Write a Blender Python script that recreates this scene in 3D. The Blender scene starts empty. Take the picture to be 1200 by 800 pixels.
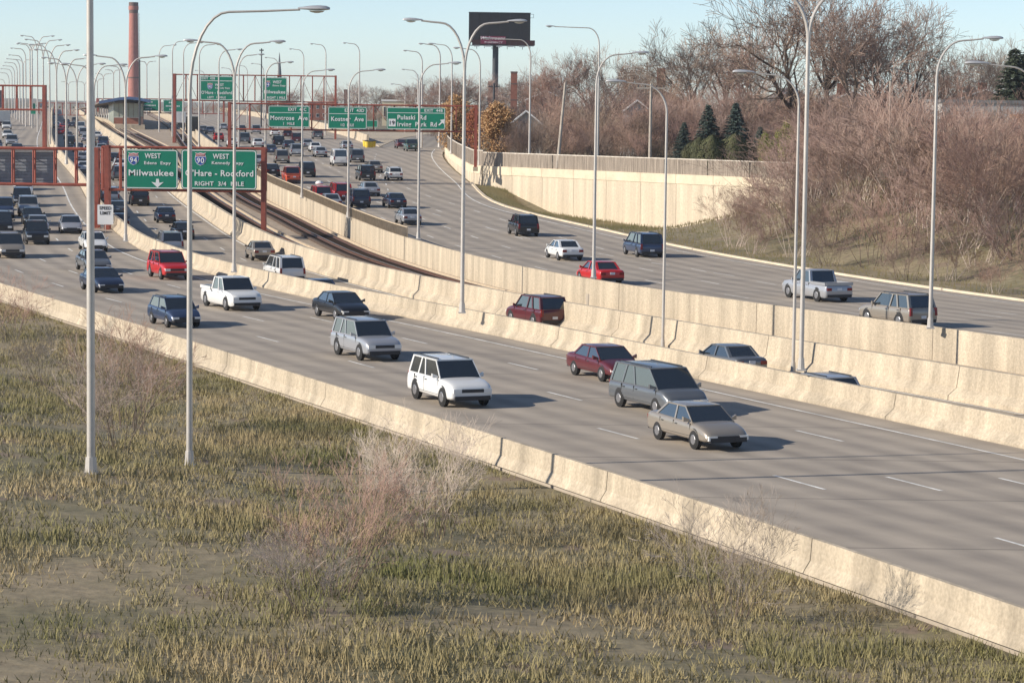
import bpy, math, random
from mathutils import Vector, Matrix, noise
R = math.radians
random.seed(7)
S = bpy.context.scene
COL = S.collection

# ------------------------------------------------------------------ camera, sky, sun, exposure
FPX = 3100.0                     # focal length in pixels of the 1200 px wide photograph
CZ = 11.8                        # eye height over the near ground
PITCH = math.atan(282.0 / FPX)
cam_d = bpy.data.cameras.new('camera')
cam = bpy.data.objects.new('camera', cam_d)
COL.objects.link(cam)
cam_d.sensor_width = 36.0
cam_d.lens = 36.0 * FPX / 1200.0
cam_d.clip_start = 0.5
cam_d.clip_end = 20000
CM = Matrix.Rotation(-0.0008, 4, 'Z') @ Matrix.Rotation(math.pi / 2 - PITCH, 4, 'X') @ Matrix.Rotation(0.012, 4, 'Z')
cam.matrix_world = Matrix.Translation((0, 0, CZ)) @ CM
S.camera = cam
CI = CM.to_3x3().transposed()

SUN_AZ = R(255)                  # compass direction the sun stands in (clockwise from +Y)
SUN_EL = R(26)
w = bpy.data.worlds.new('World')
S.world = w
w.use_nodes = True
nt = w.node_tree
nt.nodes.clear()
sky = nt.nodes.new('ShaderNodeTexSky')
sky.sky_type = 'NISHITA'
sky.sun_disc = False
sky.sun_elevation = SUN_EL
sky.sun_rotation = SUN_AZ
sky.air_density = 0.57
sky.dust_density = 0.12
sky.ozone_density = 0.9
bg = nt.nodes.new('ShaderNodeBackground')
bg.inputs[1].default_value = 0.125
wo = nt.nodes.new('ShaderNodeOutputWorld')
nt.links.new(sky.outputs[0], bg.inputs[0])
nt.links.new(bg.outputs[0], wo.inputs[0])
sd = bpy.data.lights.new('sun', 'SUN')
sd.energy = 4.8
sd.angle = R(0.5)
sd.color = (1.0, 0.91, 0.79)
so = bpy.data.objects.new('sun', sd)
COL.objects.link(so)
sdir = Vector((math.sin(SUN_AZ) * math.cos(SUN_EL), math.cos(SUN_AZ) * math.cos(SUN_EL), math.sin(SUN_EL)))
so.rotation_euler = sdir.to_track_quat('Z', 'Y').to_euler()
so.location = (-60, -40, 80)
S.view_settings.view_transform = 'Standard'
S.view_settings.look = 'None'
S.view_settings.gamma = 1
S.view_settings.exposure = 0.28

# ------------------------------------------------------------------ survey: photograph <-> place
def proj(x, y, z):
    v = CI @ Vector((x, y, z - CZ))
    return 600 + FPX * v.x / -v.z, 400 - FPX * v.y / -v.z
def x_at(px, D, z):
    x = (px - 600) * D / FPX
    for _ in range(4):
        x += (px - proj(x, D, z)[0]) * D / FPX
    return x
def P(px, py, D):
    x, z = (px - 600) * D / FPX, CZ
    for _ in range(5):
        a, b = proj(x, D, z)
        x += (px - a) * D / FPX
        z -= (py - b) * D / FPX
    return Vector((x, D, z))

def curve(tab):
    """smooth curve through a table of (distance, value), straight beyond its ends"""
    xs = [t[0] for t in tab]; ys = [t[1] for t in tab]
    n = len(xs); d = [(ys[i + 1] - ys[i]) / (xs[i + 1] - xs[i]) for i in range(n - 1)]
    m = [d[0]] + [(d[i - 1] + d[i]) / 2 for i in range(1, n - 1)] + [d[-1]]
    def f(x):
        if x <= xs[0]: return ys[0] + m[0] * (x - xs[0])
        if x >= xs[-1]: return ys[-1] + m[-1] * (x - xs[-1])
        i = 0
        while x > xs[i + 1]: i += 1
        h = xs[i + 1] - xs[i]; t = (x - xs[i]) / h
        return ((2*t**3 - 3*t**2 + 1) * ys[i] + (t**3 - 2*t**2 + t) * h * m[i] + (-2*t**3 + 3*t**2) * ys[i+1] + (t**3 - t**2) * h * m[i+1])
    return f
_dep = curve([(-60, 11.8), (120, 11.8), (215, 11.5), (270, 10.5), (310, 9.45), (380, 8.3), (450, 7.6), (600, 6.9), (900, 6.3), (1300, 5.9), (1500, 6.3), (2200, 8.5), (5000, 9.0), (7000, 9.0)])
def g(D): return CZ - _dep(D)
Wc = curve([(40, 41), (80, 25), (108, 12.5), (138, -1), (168, -15), (200, -26.5), (230, -34), (260, -40.5), (293, -47), (326, -53.8), (365, -61.8), (405, -69.8), (600, -104), (900, -156), (1300, -225)])
Tc = curve([(40, 54), (80, 38), (108, 24), (138, 9), (168, -4.5), (200, -15.5), (230, -23), (265, -30.6), (300, -38), (365, -50), (450, -66), (600, -93), (700, -110), (900, -145), (1300, -214)])
Rc = curve([(40, 63), (80, 47), (108, 32.5), (129, 21.5), (163, 4.5), (203, -7.5), (231, -13.8), (260, -20), (290, -26.8), (330, -34), (383, -42), (440, -50.8), (560, -67.7), (640, -79), (900, -118), (1300, -180)])
Ec = curve([(40, 92), (80, 74), (108, 58), (129, 46), (163, 30), (203, 16), (231, 8.5), (268, -1.2), (308, -5.0), (355, -8.5), (400, -10.5), (450, -10.3), (500, -9.5), (560, -4), (640, 8), (900, 60), (1300, 140)])
Mc = curve([(400, -17.5), (430, -21.5), (450, -24.4), (510, -31.5), (570, -39.5), (640, -49), (900, -88), (1300, -150)])   # right edge of the through lanes past the gore
Lc = curve([(40, 19), (80, 3), (108, -9), (138, -22), (168, -35), (200, -46), (230, -53), (293, -66), (405, -87), (600, -120), (900, -172), (1300, -241)])
OL, OX, OT = -0.3, -1.1, -1.0     # level of the left road, the sunken express lanes and the track bed against the main road

def D_at(px, py, off, lo=55, hi=1350):
    for _ in range(40):
        m = (lo + hi) / 2; z = g(m) + off
        if proj(x_at(px, m, z), m, z)[1] > py: lo = m
        else: hi = m
    return (lo + hi) / 2

# ------------------------------------------------------------------ materials
MATS = {}
def mat(name, col, rough=0.8, metal=0.0, var=0.0, scale=1.0, bump=0.0, rnd=0.0, col2=None, spec=0.5, streak=None, coat=0.0, seam=None, spot=None):
    """principled surface with object-space grain. var: strength of the large blotches, streak: (x,y,z) scale of drawn-out stains"""
    if name in MATS: return MATS[name]
    m = bpy.data.materials.new(name); m.use_nodes = True
    t = m.node_tree; b = t.nodes['Principled BSDF']; L = t.links.new
    b.inputs['Roughness'].default_value = rough
    b.inputs['Metallic'].default_value = metal
    b.inputs['Specular IOR Level'].default_value = spec
    if coat: b.inputs['Coat Weight'].default_value = coat
    b.inputs['Base Color'].default_value = (*col, 1)
    src = None
    if var or streak or col2 or bump:
        tc = t.nodes.new('ShaderNodeTexCoord'); mp = t.nodes.new('ShaderNodeMapping')
        L(tc.outputs['Object'], mp.inputs[0])
        if streak: mp.inputs['Scale'].default_value = streak
        n = t.nodes.new('ShaderNodeTexNoise'); n.inputs['Scale'].default_value = scale; n.inputs['Detail'].default_value = 8; n.inputs['Roughness'].default_value = 0.65
        L(mp.outputs[0], n.inputs['Vector'])
        cr = t.nodes.new('ShaderNodeValToRGB')
        c2 = col2 or tuple(c * (1 - var) for c in col)
        c1 = tuple(min(1, c * (1 + var * 0.5)) for c in col) if not col2 else col
        cr.color_ramp.elements[0].position = 0.32; cr.color_ramp.elements[1].position = 0.68
        cr.color_ramp.elements[0].color = (*c2, 1); cr.color_ramp.elements[1].color = (*c1, 1)
        L(n.outputs['Fac'], cr.inputs[0]); src = cr.outputs[0]
        n2 = t.nodes.new('ShaderNodeTexNoise'); n2.inputs['Scale'].default_value = 14 * scale; n2.inputs['Detail'].default_value = 4
        L(tc.outputs['Object'], n2.inputs['Vector'])
        mx = t.nodes.new('ShaderNodeMixRGB'); mx.blend_type = 'MULTIPLY'; mx.inputs[0].default_value = min(1.0, var * 1.6)
        L(src, mx.inputs[1]); L(n2.outputs['Fac'], mx.inputs[2])
        ad = t.nodes.new('ShaderNodeMixRGB'); ad.blend_type = 'MULTIPLY'; ad.inputs[0].default_value = 1
        k = 1 + min(1.0, var * 1.6) * 0.9; ad.inputs[2].default_value = (k, k, k, 1)
        L(mx.outputs[0], ad.inputs[1]); src = ad.outputs[0]
        if spot:
            vz = t.nodes.new('ShaderNodeTexNoise'); vz.inputs['Scale'].default_value = spot[0]; vz.inputs['Detail'].default_value = 3
            L(tc.outputs['Object'], vz.inputs['Vector'])
            r2 = t.nodes.new('ShaderNodeValToRGB'); r2.color_ramp.elements[0].position = spot[1]; r2.color_ramp.elements[1].position = spot[1] + 0.06
            L(vz.outputs['Fac'], r2.inputs[0])
            m3 = t.nodes.new('ShaderNodeMixRGB'); L(r2.outputs[0], m3.inputs[0]); L(src, m3.inputs[1]); m3.inputs[2].default_value = (*spot[2], 1); src = m3.outputs[0]
        if bump:
            bp = t.nodes.new('ShaderNodeBump'); bp.inputs['Strength'].default_value = bump; bp.inputs['Distance'].default_value = 0.05
            L(n2.outputs['Fac'], bp.inputs['Height']); L(bp.outputs[0], b.inputs['Normal'])
    if rnd:
        oi = t.nodes.new('ShaderNodeObjectInfo'); h = t.nodes.new('ShaderNodeHueSaturation')
        mr = t.nodes.new('ShaderNodeMapRange'); mr.inputs['To Min'].default_value = 1 - rnd; mr.inputs['To Max'].default_value = 1 + rnd
        m2 = t.nodes.new('ShaderNodeMapRange'); m2.inputs['To Min'].default_value = 0.5 - rnd * 0.06; m2.inputs['To Max'].default_value = 0.5 + rnd * 0.06
        L(oi.outputs['Random'], mr.inputs['Value']); L(mr.outputs[0], h.inputs['Value'])
        mu = t.nodes.new('ShaderNodeMath'); mu.operation = 'FRACT'; mm = t.nodes.new('ShaderNodeMath'); mm.operation = 'MULTIPLY'; mm.inputs[1].default_value = 7.3
        L(oi.outputs['Random'], mm.inputs[0]); L(mm.outputs[0], mu.inputs[0]); L(mu.outputs[0], m2.inputs['Value']); L(m2.outputs[0], h.inputs['Hue'])
        if src: L(src, h.inputs['Color'])
        else: h.inputs['Color'].default_value = (*col, 1)
        src = h.outputs[0]
    if src: L(src, b.inputs['Base Color'])
    MATS[name] = m
    return m

def road_mat(name, base, dark, cf, half, lane=3.6):
    """worn concrete: paler slab colour, wheel-track darkening that follows the lanes, cross joints, patches"""
    m = bpy.data.materials.new(name); m.use_nodes = True
    t = m.node_tree; b = t.nodes['Principled BSDF']; L = t.links.new
    b.inputs['Roughness'].default_value = 0.85
    uv = t.nodes.new('ShaderNodeUVMap'); uv.uv_map = 'lane'
    sp = t.nodes.new('ShaderNodeSeparateXYZ'); L(uv.outputs[0], sp.inputs[0])
    def M(op, a, bb=None, c=None):
        n = t.nodes.new('ShaderNodeMath'); n.operation = op
        for i, v in enumerate((a, bb, c)):
            if v is None: continue
            if isinstance(v, (int, float)): n.inputs[i].default_value = v
            else: L(v, n.inputs[i])
        return n.outputs[0]
    u = M('MULTIPLY', sp.outputs[0], 2 * math.pi / (lane / 2))
    trk = M('MULTIPLY_ADD', M('COSINE', u), -0.5, 0.5)            # two darker bands per lane
    n1 = t.nodes.new('ShaderNodeTexNoise'); n1.inputs['Scale'].default_value = 1; n1.inputs['Detail'].default_value = 9; n1.inputs['Roughness'].default_value = 0.7
    mp = t.nodes.new('ShaderNodeMapping'); mp.inputs['Scale'].default_value = (0.55, 0.025, 1); L(uv.outputs[0], mp.inputs[0]); L(mp.outputs[0], n1.inputs['Vector'])
    n2 = t.nodes.new('ShaderNodeTexNoise'); n2.inputs['Scale'].default_value = 0.45; n2.inputs['Detail'].default_value = 12; L(uv.outputs[0], n2.inputs['Vector'])
    n3 = t.nodes.new('ShaderNodeTexNoise'); n3.inputs['Scale'].default_value = 20; n3.inputs['Detail'].default_value = 3; L(uv.outputs[0], n3.inputs['Vector'])
    f = M('MULTIPLY_ADD', trk, 0.34, M('MULTIPLY', n1.outputs['Fac'], 0.75))
    f = M('ADD', f, M('MULTIPLY_ADD', n2.outputs['Fac'], 0.9, -0.50))
    f = M('ADD', f, M('MULTIPLY_ADD', n3.outputs['Fac'], 0.3, -0.15))
    cr = t.nodes.new('ShaderNodeValToRGB')
    cr.color_ramp.elements[0].position = 0.15; cr.color_ramp.elements[1].position = 0.9
    cr.color_ramp.elements[0].color = (*base, 1); cr.color_ramp.elements[1].color = (*dark, 1)
    L(f, cr.inputs[0])
    j = M('LESS_THAN', M('FRACT', M('DIVIDE', sp.outputs[1], 9.0)), 0.012)
    mx = t.nodes.new('ShaderNodeMixRGB'); L(M('MULTIPLY', j, 0.55), mx.inputs[0]); L(cr.outputs[0], mx.inputs[1]); mx.inputs[2].default_value = (0.06, 0.055, 0.05, 1)
    L(mx.outputs[0], b.inputs['Base Color'])
    bp = t.nodes.new('ShaderNodeBump'); bp.inputs['Strength'].default_value = 0.25; L(n3.outputs['Fac'], bp.inputs['Height']); L(bp.outputs[0], b.inputs['Normal'])
    MATS[name] = m
    return m

CONC = mat('pale_concrete', (0.47, 0.395, 0.29), 0.9, var=0.36, scale=0.7, bump=0.2, streak=(1.2, 1.2, 0.10))
CONC2 = mat('retaining_concrete', (0.55, 0.465, 0.345), 0.9, var=0.26, scale=0.4, bump=0.15, streak=(1.6, 1.6, 0.09))
CAPM = mat('cap_concrete', (0.63, 0.53, 0.385), 0.9, var=0.18, scale=0.5, bump=0.1)
WALLD = mat('grey_wall_concrete', (0.26, 0.25, 0.23), 0.9, var=0.3, scale=0.4, bump=0.2)
GALV = mat('galvanised_metal', (0.55, 0.51, 0.46), 0.42, metal=0.3, var=0.12, scale=2.0)
LUM = mat('lamp_housing', (0.50, 0.50, 0.50), 0.35, metal=0.3, var=0.1, scale=5)
LENS = mat('lamp_lens', (0.6, 0.58, 0.5), 0.15)
REDST = mat('rust_red_paint', (0.31, 0.080, 0.052), 0.6, var=0.3, scale=1.5, bump=0.1)
GREEN = mat('sign_green', (0.0, 0.20, 0.115), 0.5, var=0.10, scale=0.7)
WHITE = mat('sign_white', (0.80, 0.80, 0.78), 0.5)
SHB = mat('shield_blue', (0.035, 0.09, 0.36), 0.5)
SHR = mat('shield_red', (0.50, 0.04, 0.05), 0.5)
BLACK = mat('matt_black', (0.02, 0.02, 0.02), 0.6)
BACK = mat('sign_back_metal', (0.25, 0.26, 0.28), 0.6, metal=0.0, var=0.2, scale=1.5)
GLASS = mat('car_glass', (0.022, 0.028, 0.032), 0.03, spec=1.0, coat=1.0)
TYRE = mat('tyre_rubber', (0.018, 0.018, 0.018), 0.85)
RIM = mat('wheel_metal', (0.35, 0.35, 0.36), 0.35, metal=0.7)
TAIL = mat('tail_lamp_red', (0.22, 0.010, 0.010), 0.25)
HEAD = mat('head_lamp_clear', (0.75, 0.75, 0.72), 0.12)
PLASTIC = mat('dark_plastic', (0.03, 0.03, 0.032), 0.6)
PLATE = mat('plate_white', (0.65, 0.67, 0.7), 0.5)
BALL = mat('ballast', (0.40, 0.32, 0.235), 0.95, var=0.35, scale=1.2, bump=0.6)
RAIL = mat('rusty_rail', (0.14, 0.07, 0.045), 0.5, metal=0.4, var=0.3, scale=3)
RAILTOP = mat('worn_rail_head', (0.55, 0.50, 0.46), 0.25, metal=0.9)
TIE = mat('timber_tie', (0.085, 0.058, 0.042), 0.9, var=0.3, scale=2)
COVER = mat('third_rail_cover', (0.50, 0.40, 0.28), 0.8, var=0.2, scale=2)
WOOD = mat('weathered_fence_wood', (0.30, 0.25, 0.20), 0.9, var=0.45, scale=1.6, streak=(3.5, 3.5, 0.25), bump=0.2)
WOODCAP = mat('bleached_rail_wood', (0.58, 0.52, 0.44), 0.9, var=0.3, scale=2)
EARTH = mat('winter_ground', (0.29, 0.23, 0.145), 0.95, col2=(0.13, 0.12, 0.06), var=0.45, scale=0.16, bump=0.9, spot=(0.45, 0.60, (0.22, 0.165, 0.115)))
GRASSM = mat('dry_grass', (0.40, 0.31, 0.17), 0.9, rnd=0.0, var=0.35, scale=0.13, col2=(0.17, 0.17, 0.06))
BARK = mat('grey_bark', (0.17, 0.125, 0.095), 0.9, var=0.35, scale=4, bump=0.3, rnd=0.2)
BARKD = mat('dark_bark', (0.10, 0.075, 0.06), 0.9, var=0.3, scale=4, bump=0.3, rnd=0.2)
TWIG = mat('reddish_twigs', (0.33, 0.218, 0.165), 0.85, var=0.3, scale=0.5, rnd=0.22)
TWIG2 = mat('pinkish_twigs', (0.335, 0.235, 0.19), 0.85, var=0.28, scale=0.6, rnd=0.18)
TWIG3 = mat('pale_twigs', (0.50, 0.41, 0.335), 0.85, var=0.25, scale=0.6, rnd=0.2)
TWIG4 = mat('brown_twigs', (0.27, 0.195, 0.15), 0.85, var=0.3, scale=0.6, rnd=0.25)
LEAFO = mat('orange_leaves', (0.55, 0.37, 0.155), 0.7, var=0.45, scale=2.2, rnd=0.12, col2=(0.33, 0.17, 0.075))
LEAFY = mat('yellow_green_leaves', (0.24, 0.25, 0.05), 0.7, var=0.35, scale=1.6, rnd=0.1)
SPRUCE = mat('blue_spruce_needles', (0.075, 0.105, 0.085), 0.8, var=0.45, scale=2.5, rnd=0.25)
CEDAR = mat('cedar_foliage', (0.085, 0.088, 0.035), 0.8, var=0.45, scale=1.8, rnd=0.2)
BRICK = mat('red_brick', (0.27, 0.11, 0.075), 0.9, var=0.25, scale=1.5, bump=0.3)
BRICKS = mat('stack_brick', (0.40, 0.165, 0.13), 0.9, var=0.18, scale=0.5)
BRICKD = mat('sooty_brick', (0.15, 0.10, 0.085), 0.9, var=0.3, scale=0.8)
BEIGE = mat('beige_render', (0.62, 0.55, 0.40), 0.9, var=0.15, scale=0.6)
SIDING = mat('pale_siding', (0.43, 0.42, 0.40), 0.8, var=0.12, scale=0.6)
ROOF = mat('brown_roof_shingle', (0.19, 0.13, 0.105), 0.9, var=0.3, scale=1.2)
ROOFG = mat('grey_roof_shingle', (0.20, 0.20, 0.20), 0.9, var=0.3, scale=1.2)
WIN = mat('window_pane_dark', (0.03, 0.04, 0.05), 0.08, spec=0.8)
TRIM = mat('white_trim', (0.78, 0.77, 0.74), 0.7)
POLEW = mat('utility_pole_timber', (0.42, 0.37, 0.31), 0.9, var=0.3, scale=2)
BBD = mat('billboard_dark', (0.018, 0.018, 0.022), 0.6, var=0.3, scale=0.6)
BBM = mat('billboard_maroon', (0.055, 0.018, 0.018), 0.6, var=0.2, scale=0.6)
BBP = mat('billboard_print', (0.80, 0.68, 0.70), 0.6)
STEEL = mat('dark_steel', (0.06, 0.065, 0.07), 0.5, metal=0.4, var=0.2, scale=1)
ORANGE = mat('orange_band', (0.60, 0.25, 0.07), 0.7, var=0.15, scale=0.8)
YEL = mat('barrel_yellow', (0.72, 0.52, 0.04), 0.6, var=0.1, scale=2)
BLUE = mat('canopy_blue', (0.07, 0.12, 0.24), 0.5, var=0.2, scale=0.6)
EAVE = mat('canopy_underside', (0.20, 0.155, 0.12), 0.8, var=0.2, scale=0.8)
STGL = mat('station_glazing', (0.36, 0.39, 0.33), 0.25, var=0.2, scale=0.4)
SPIRE = mat('slate_spire', (0.15, 0.16, 0.17), 0.7, var=0.2, scale=0.3)
PAINT = mat('road_paint_white', (0.72, 0.71, 0.66), 0.8, var=0.35, scale=0.7)
ROADM = road_mat('worn_concrete_road', (0.45, 0.385, 0.305), (0.25, 0.217, 0.178), None, 0)
ROADX = road_mat('pale_concrete_road', (0.44, 0.375, 0.295), (0.25, 0.215, 0.175), None, 0)
ROADD = road_mat('grey_ramp_road', (0.35, 0.31, 0.255), (0.20, 0.178, 0.152), None, 0)

# ------------------------------------------------------------------ mesh helpers
class MB:
    def __init__(s): s.v = []; s.f = []; s.uv = None
    def add(s, vs, fs):
        n = len(s.v); s.v += [tuple(v) for v in vs]; s.f += [tuple(i + n for i in f) for f in fs]; return s
    def box(s, x0, x1, y0, y1, z0, z1):
        return s.add([(x0,y0,z0),(x1,y0,z0),(x1,y1,z0),(x0,y1,z0),(x0,y0,z1),(x1,y0,z1),(x1,y1,z1),(x0,y1,z1)],
                     [(0,3,2,1),(4,5,6,7),(0,1,5,4),(1,2,6,5),(2,3,7,6),(3,0,4,7)])
    def frustum(s, b, t):   # b, t: four corners below / above, counter-clockwise from above
        return s.add(list(b) + list(t), [(0,3,2,1),(4,5,6,7),(0,1,5,4),(1,2,6,5),(2,3,7,6),(3,0,4,7)])
    def tube(s, pts, r, n=8, cap=True):
        pts = [Vector(p) for p in pts]; rr = r if isinstance(r, (list, tuple)) else [r] * len(pts)
        base = len(s.v); prev = None
        for i, p in enumerate(pts):
            d = (pts[min(i + 1, len(pts) - 1)] - pts[max(i - 1, 0)]).normalized()
            if prev is None:
                a = d.orthogonal().normalized()
            else:
                a = (prev - d * prev.dot(d)).normalized()
            prev = a; b = d.cross(a)
            for k in range(n):
                t = 2 * math.pi * k / n
                s.v.append(tuple(p + (a * math.cos(t) + b * math.sin(t)) * rr[i]))
        for i in range(len(pts) - 1):
            for k in range(n):
                q = base + i * n
                s.f.append((q + k, q + (k + 1) % n, q + n + (k + 1) % n, q + n + k))
        if cap:
            s.f.append(tuple(base + k for k in reversed(range(n))))
            s.f.append(tuple(base + (len(pts) - 1) * n + k for k in range(n)))
        return s
    def loft(s, rings, cap=True):
        base = len(s.v); n = len(rings[0])
        for r_ in rings: s.v += [tuple(p) for p in r_]
        for i in range(len(rings) - 1):
            for k in range(n):
                q = base + i * n
                s.f.append((q + k, q + n + k, q + n + (k + 1) % n, q + (k + 1) % n))
        if cap:
            s.f.append(tuple(base + k for k in range(n)))
            s.f.append(tuple(base + (len(rings) - 1) * n + k for k in reversed(range(n))))
        return s
    def mesh(s, name, m, smooth=False):
        me = bpy.data.meshes.new(name); me.from_pydata(s.v, [], s.f)
        for mm in (m if isinstance(m, (list, tuple)) else [m]): me.materials.append(mm)
        if smooth:
            me.polygons.foreach_set('use_smooth', [True] * len(me.polygons))
            try: me.set_sharp_from_angle(angle=R(38))
            except Exception: pass
        me.update()
        return me
    def build(s, name, m, parent=None, smooth=False, loc=None):
        return link(name, s.mesh(name, m, smooth), parent, loc)
def link(name, me, parent=None, loc=None, rz=0):
    o = bpy.data.objects.new(name, me); COL.objects.link(o)
    if parent is not None: o.parent = parent
    if loc is not None: o.location = loc
    if rz: o.rotation_euler.z = rz
    return o
def thing(name, label, cat, loc=(0, 0, 0), rz=0, group=None, me=None):
    o = bpy.data.objects.new(name, me); COL.objects.link(o)
    o.location = loc; o.rotation_euler.z = rz
    o['label'] = label; o['category'] = cat
    if group: o['group'] = group
    return o
def kind(o, k, label=None):
    o['kind'] = k
    if label: o['label'] = label
    return o
def copy_tree(root, loc, rz=0, label=None, group=None, scale=None, swap=None):
    def cp(o, par):
        c = o.copy(); COL.objects.link(c); c.parent = par
        if swap:
            for s_ in c.material_slots:
                if s_.link == 'OBJECT': s_.material = swap
        for ch in o.children: cp(ch, c)
        return c
    c = cp(root, None)
    c.location = loc; c.rotation_euler.z = rz
    if scale: c.scale = scale if isinstance(scale, tuple) else (scale,) * 3
    if label: c['label'] = label
    if group: c['group'] = group
    return c

# ------------------------------------------------------------------ the ground
DS = [-60, -30, 0, 20] + list(range(40, 640, 10)) + list(range(640, 1520, 40)) + [1600, 1800, 2200, 3000, 4200, 5600]
def sm(t): t = max(0, min(1, t)); return t * t * (3 - 2 * t)
Bc_t = [(-60, 170), (150, 110), (200, 85), (225, 58), (256, 27), (305, -3.4)]
def Bc(D):          # edge of the raised ground on the right (line of the retaining wall)
    if D >= 305: return Ec(D) + 1.0
    for (a, xa), (b, xb) in zip(Bc_t, Bc_t[1:]):
        if a <= D <= b: return xa + (xb - xa) * (D - a) / (b - a)
    return 170
def plat(D): return max(g(D) + 0.2, CZ - 7.2 if D < 420 else CZ - 6.7) if D < 1300 else g(D) + 0.3
def mound(x, D):     # brush-grown slope beside the right shoulder
    return 3.4 * sm((x - Ec(D) - 5) / 16) * sm((262 - D) / 34)
def ground_z(x, D):
    e, l, b = Ec(D), Lc(D), Bc(D)
    if x > b: return plat(D) + mound(x, D) * 0.15
    if x > e: return g(D) - 0.12 + mound(x, D) - 2.3 * sm((x - e - 1.2) / 6) * sm((305 - D) / 12) * sm((D - 236) / 14)
    if x < l: return g(D) + OL - 0.15 + 1.7 * sm((l - x - 4) / 30) + 0.25 * math.sin(x * 0.21 + D * 0.13) * sm((l - x - 3) / 8)
    return g(D) - 2.6
def ground():
    rows = []
    for D in DS:
        l, e, b = Lc(D), Ec(D), Bc(D)
        e2 = max(e, l + 5)
        xs = [l - 3500, l - 1200, l - 500, l - 200, l - 100, l - 70] + [l - k for k in (60, 50, 42, 36, 30, 25, 20, 16, 12, 9, 6, 3, 1, 0.1)] + [l + 0.1, l + 4, (l + e2) / 2, e2 - 4, e2 - 0.1, e2 + 0.1]
        bb = max(b, e2 + 0.7)
        n = 12
        xs += [e2 + 0.1 + (bb - e2 - 0.2) * k / n for k in range(1, n)]
        xs += [bb - 0.05, bb + 0.05] + [bb + k for k in (4, 10, 20, 35, 60, 100, 200, 500, 1200, 3500)]
        rows.append([(x, D, ground_z(x, D)) for x in xs])
    m = MB(); n = len(rows[0])
    for r_ in rows: m.v += r_
    for i in range(len(rows) - 1):
        for k in range(n - 1):
            q = i * n + k; m.f.append((q, q + 1, q + n + 1, q + n))
    kind(m.build('ground', EARTH), 'structure', 'dry winter ground under the roads and trees')
ground()

def strip(name, fa, fb, off, D0, D1, m, lab, depth=2.2, step=8, cols=1, uv=False):
    """a road slab between two edge curves"""
    mb = MB(); Dn = max(2, int((D1 - D0) / step)); uvs = []
    for i in range(Dn + 1):
        D = D0 + (D1 - D0) * i / Dn; a, b = fa(D), fb(D); z = g(D) + off
        mb.v += [(a, D, z - depth), (a, D, z), (b, D, z), (b, D, z - depth)]
        uvs += [(-1, D), (0, D), (b - a, D), (b - a + 1, D)]
    for i in range(Dn):
        q = i * 4
        for k in range(3): mb.f.append((q + k, q + k + 1, q + k + 5, q + k + 4))
    me = mb.mesh(name, m)
    ul = me.uv_layers.new(name='lane')
    for lp in me.loops: ul.data[lp.index].uv = uvs[lp.vertex_index]
    return kind(link(name, me), 'structure', lab)
strip('left_road', Lc, lambda D: Wc(D) - 0.7, OL, 40, 1400, ROADX, 'pale concrete carriageway of oncoming traffic at the far left')
strip('express_road', lambda D: Wc(D) - 0.1, lambda D: Tc(D) + 0.1, OX, 40, 1400, ROADX, 'sunken pale concrete express carriageway left of the tracks')
strip('track_bed', lambda D: Tc(D) + 0.15, lambda D: Rc(D) - 0.15, OT, 40, 1400, BALL, 'tan ballast bed between the two carriageways')
strip('main_road', lambda D: Rc(D) - 0.1, lambda D: Ec(D), 0, 40, 431, ROADM, 'wide worn concrete carriageway of receding traffic')
strip('main_road', lambda D: Rc(D) - 0.1, lambda D: Mc(D), 0, 431, 1400, ROADM, 'through lanes beyond the exit gore')
strip('exit_ramp', lambda D: Ec(D) - 11 - 1.5 * sm((D - 470) / 60), lambda D: Ec(D) - 0.02, 0.004, 431, 620, ROADD, 'grey exit ramp curving off to the right')
strip('gore_apron', lambda D: Mc(D) + 0.6, lambda D: Ec(D) - 11.05, 0.06, 431, 560, CONC, 'pale concrete apron in the gore between lanes and ramp')

def lines():
    def mark(name, fc, off, D0, D1, dash, gap, wd, lab):
        mb = MB(); D = D0
        while D < D1:
            e = min(D + dash, D1); n = max(1, int((e - D) / 6))
            for i in range(n):
                a = D + (e - D) * i / n; b = D + (e - D) * (i + 1) / n
                mb.add([(fc(a) - wd/2, a, g(a) + off), (fc(a) + wd/2, a, g(a) + off), (fc(b) + wd/2, b, g(b) + off), (fc(b) - wd/2, b, g(b) + off)], [(0, 1, 2, 3)])
            D = e + gap
        return mb
    for nm, sets in (('left', [(lambda D: Wc(D) - 2.6, OL, 45, 1300, 1300, 0)] + [(lambda D, k=k: Wc(D) - 2.6 - 3.7 * k, OL, 47, 900, 3, 9) for k in range(1, 4)] + [(lambda D: Lc(D) + 1.6, OL, 45, 1300, 1300, 0)]),
                     ('express', [(lambda D: Wc(D) + 0.9, OX, 45, 1300, 1300, 0), (lambda D: Tc(D) - 0.95, OX, 45, 1300, 1300, 0), (lambda D: Wc(D) + 4.2, OX, 50, 900, 3, 9), (lambda D: Wc(D) + 7.6, OX, 50, 900, 3, 9)]),
                     ('main', [(lambda D: Rc(D) + 1.3, 0, 45, 1300, 1300, 0), (lambda D: Ec(D) - 1.6, 0, 60, 420, 400, 0), (lambda D: Ec(D) - 9.8 + 4 * sm((230 - D) / 120), 0, 60, 400, 3, 7)] + [(lambda D, k=k: Rc(D) + 1.3 + 3.7 * k, 0, 52, 900, 3, 9) for k in (1, 2, 3, 4)])):
        mb = MB()
        for fc, off, a, b, ds, gp in sets:
            x = mark('', fc, off + 0.012, a, b, ds, gp, 0.16 if ds > 10 else 0.14, ''); mb.add(x.v, x.f)
        kind(mb.build('lane_markings', PAINT), 'structure', f'white painted lane lines of the {nm} carriageway')
lines()

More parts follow.
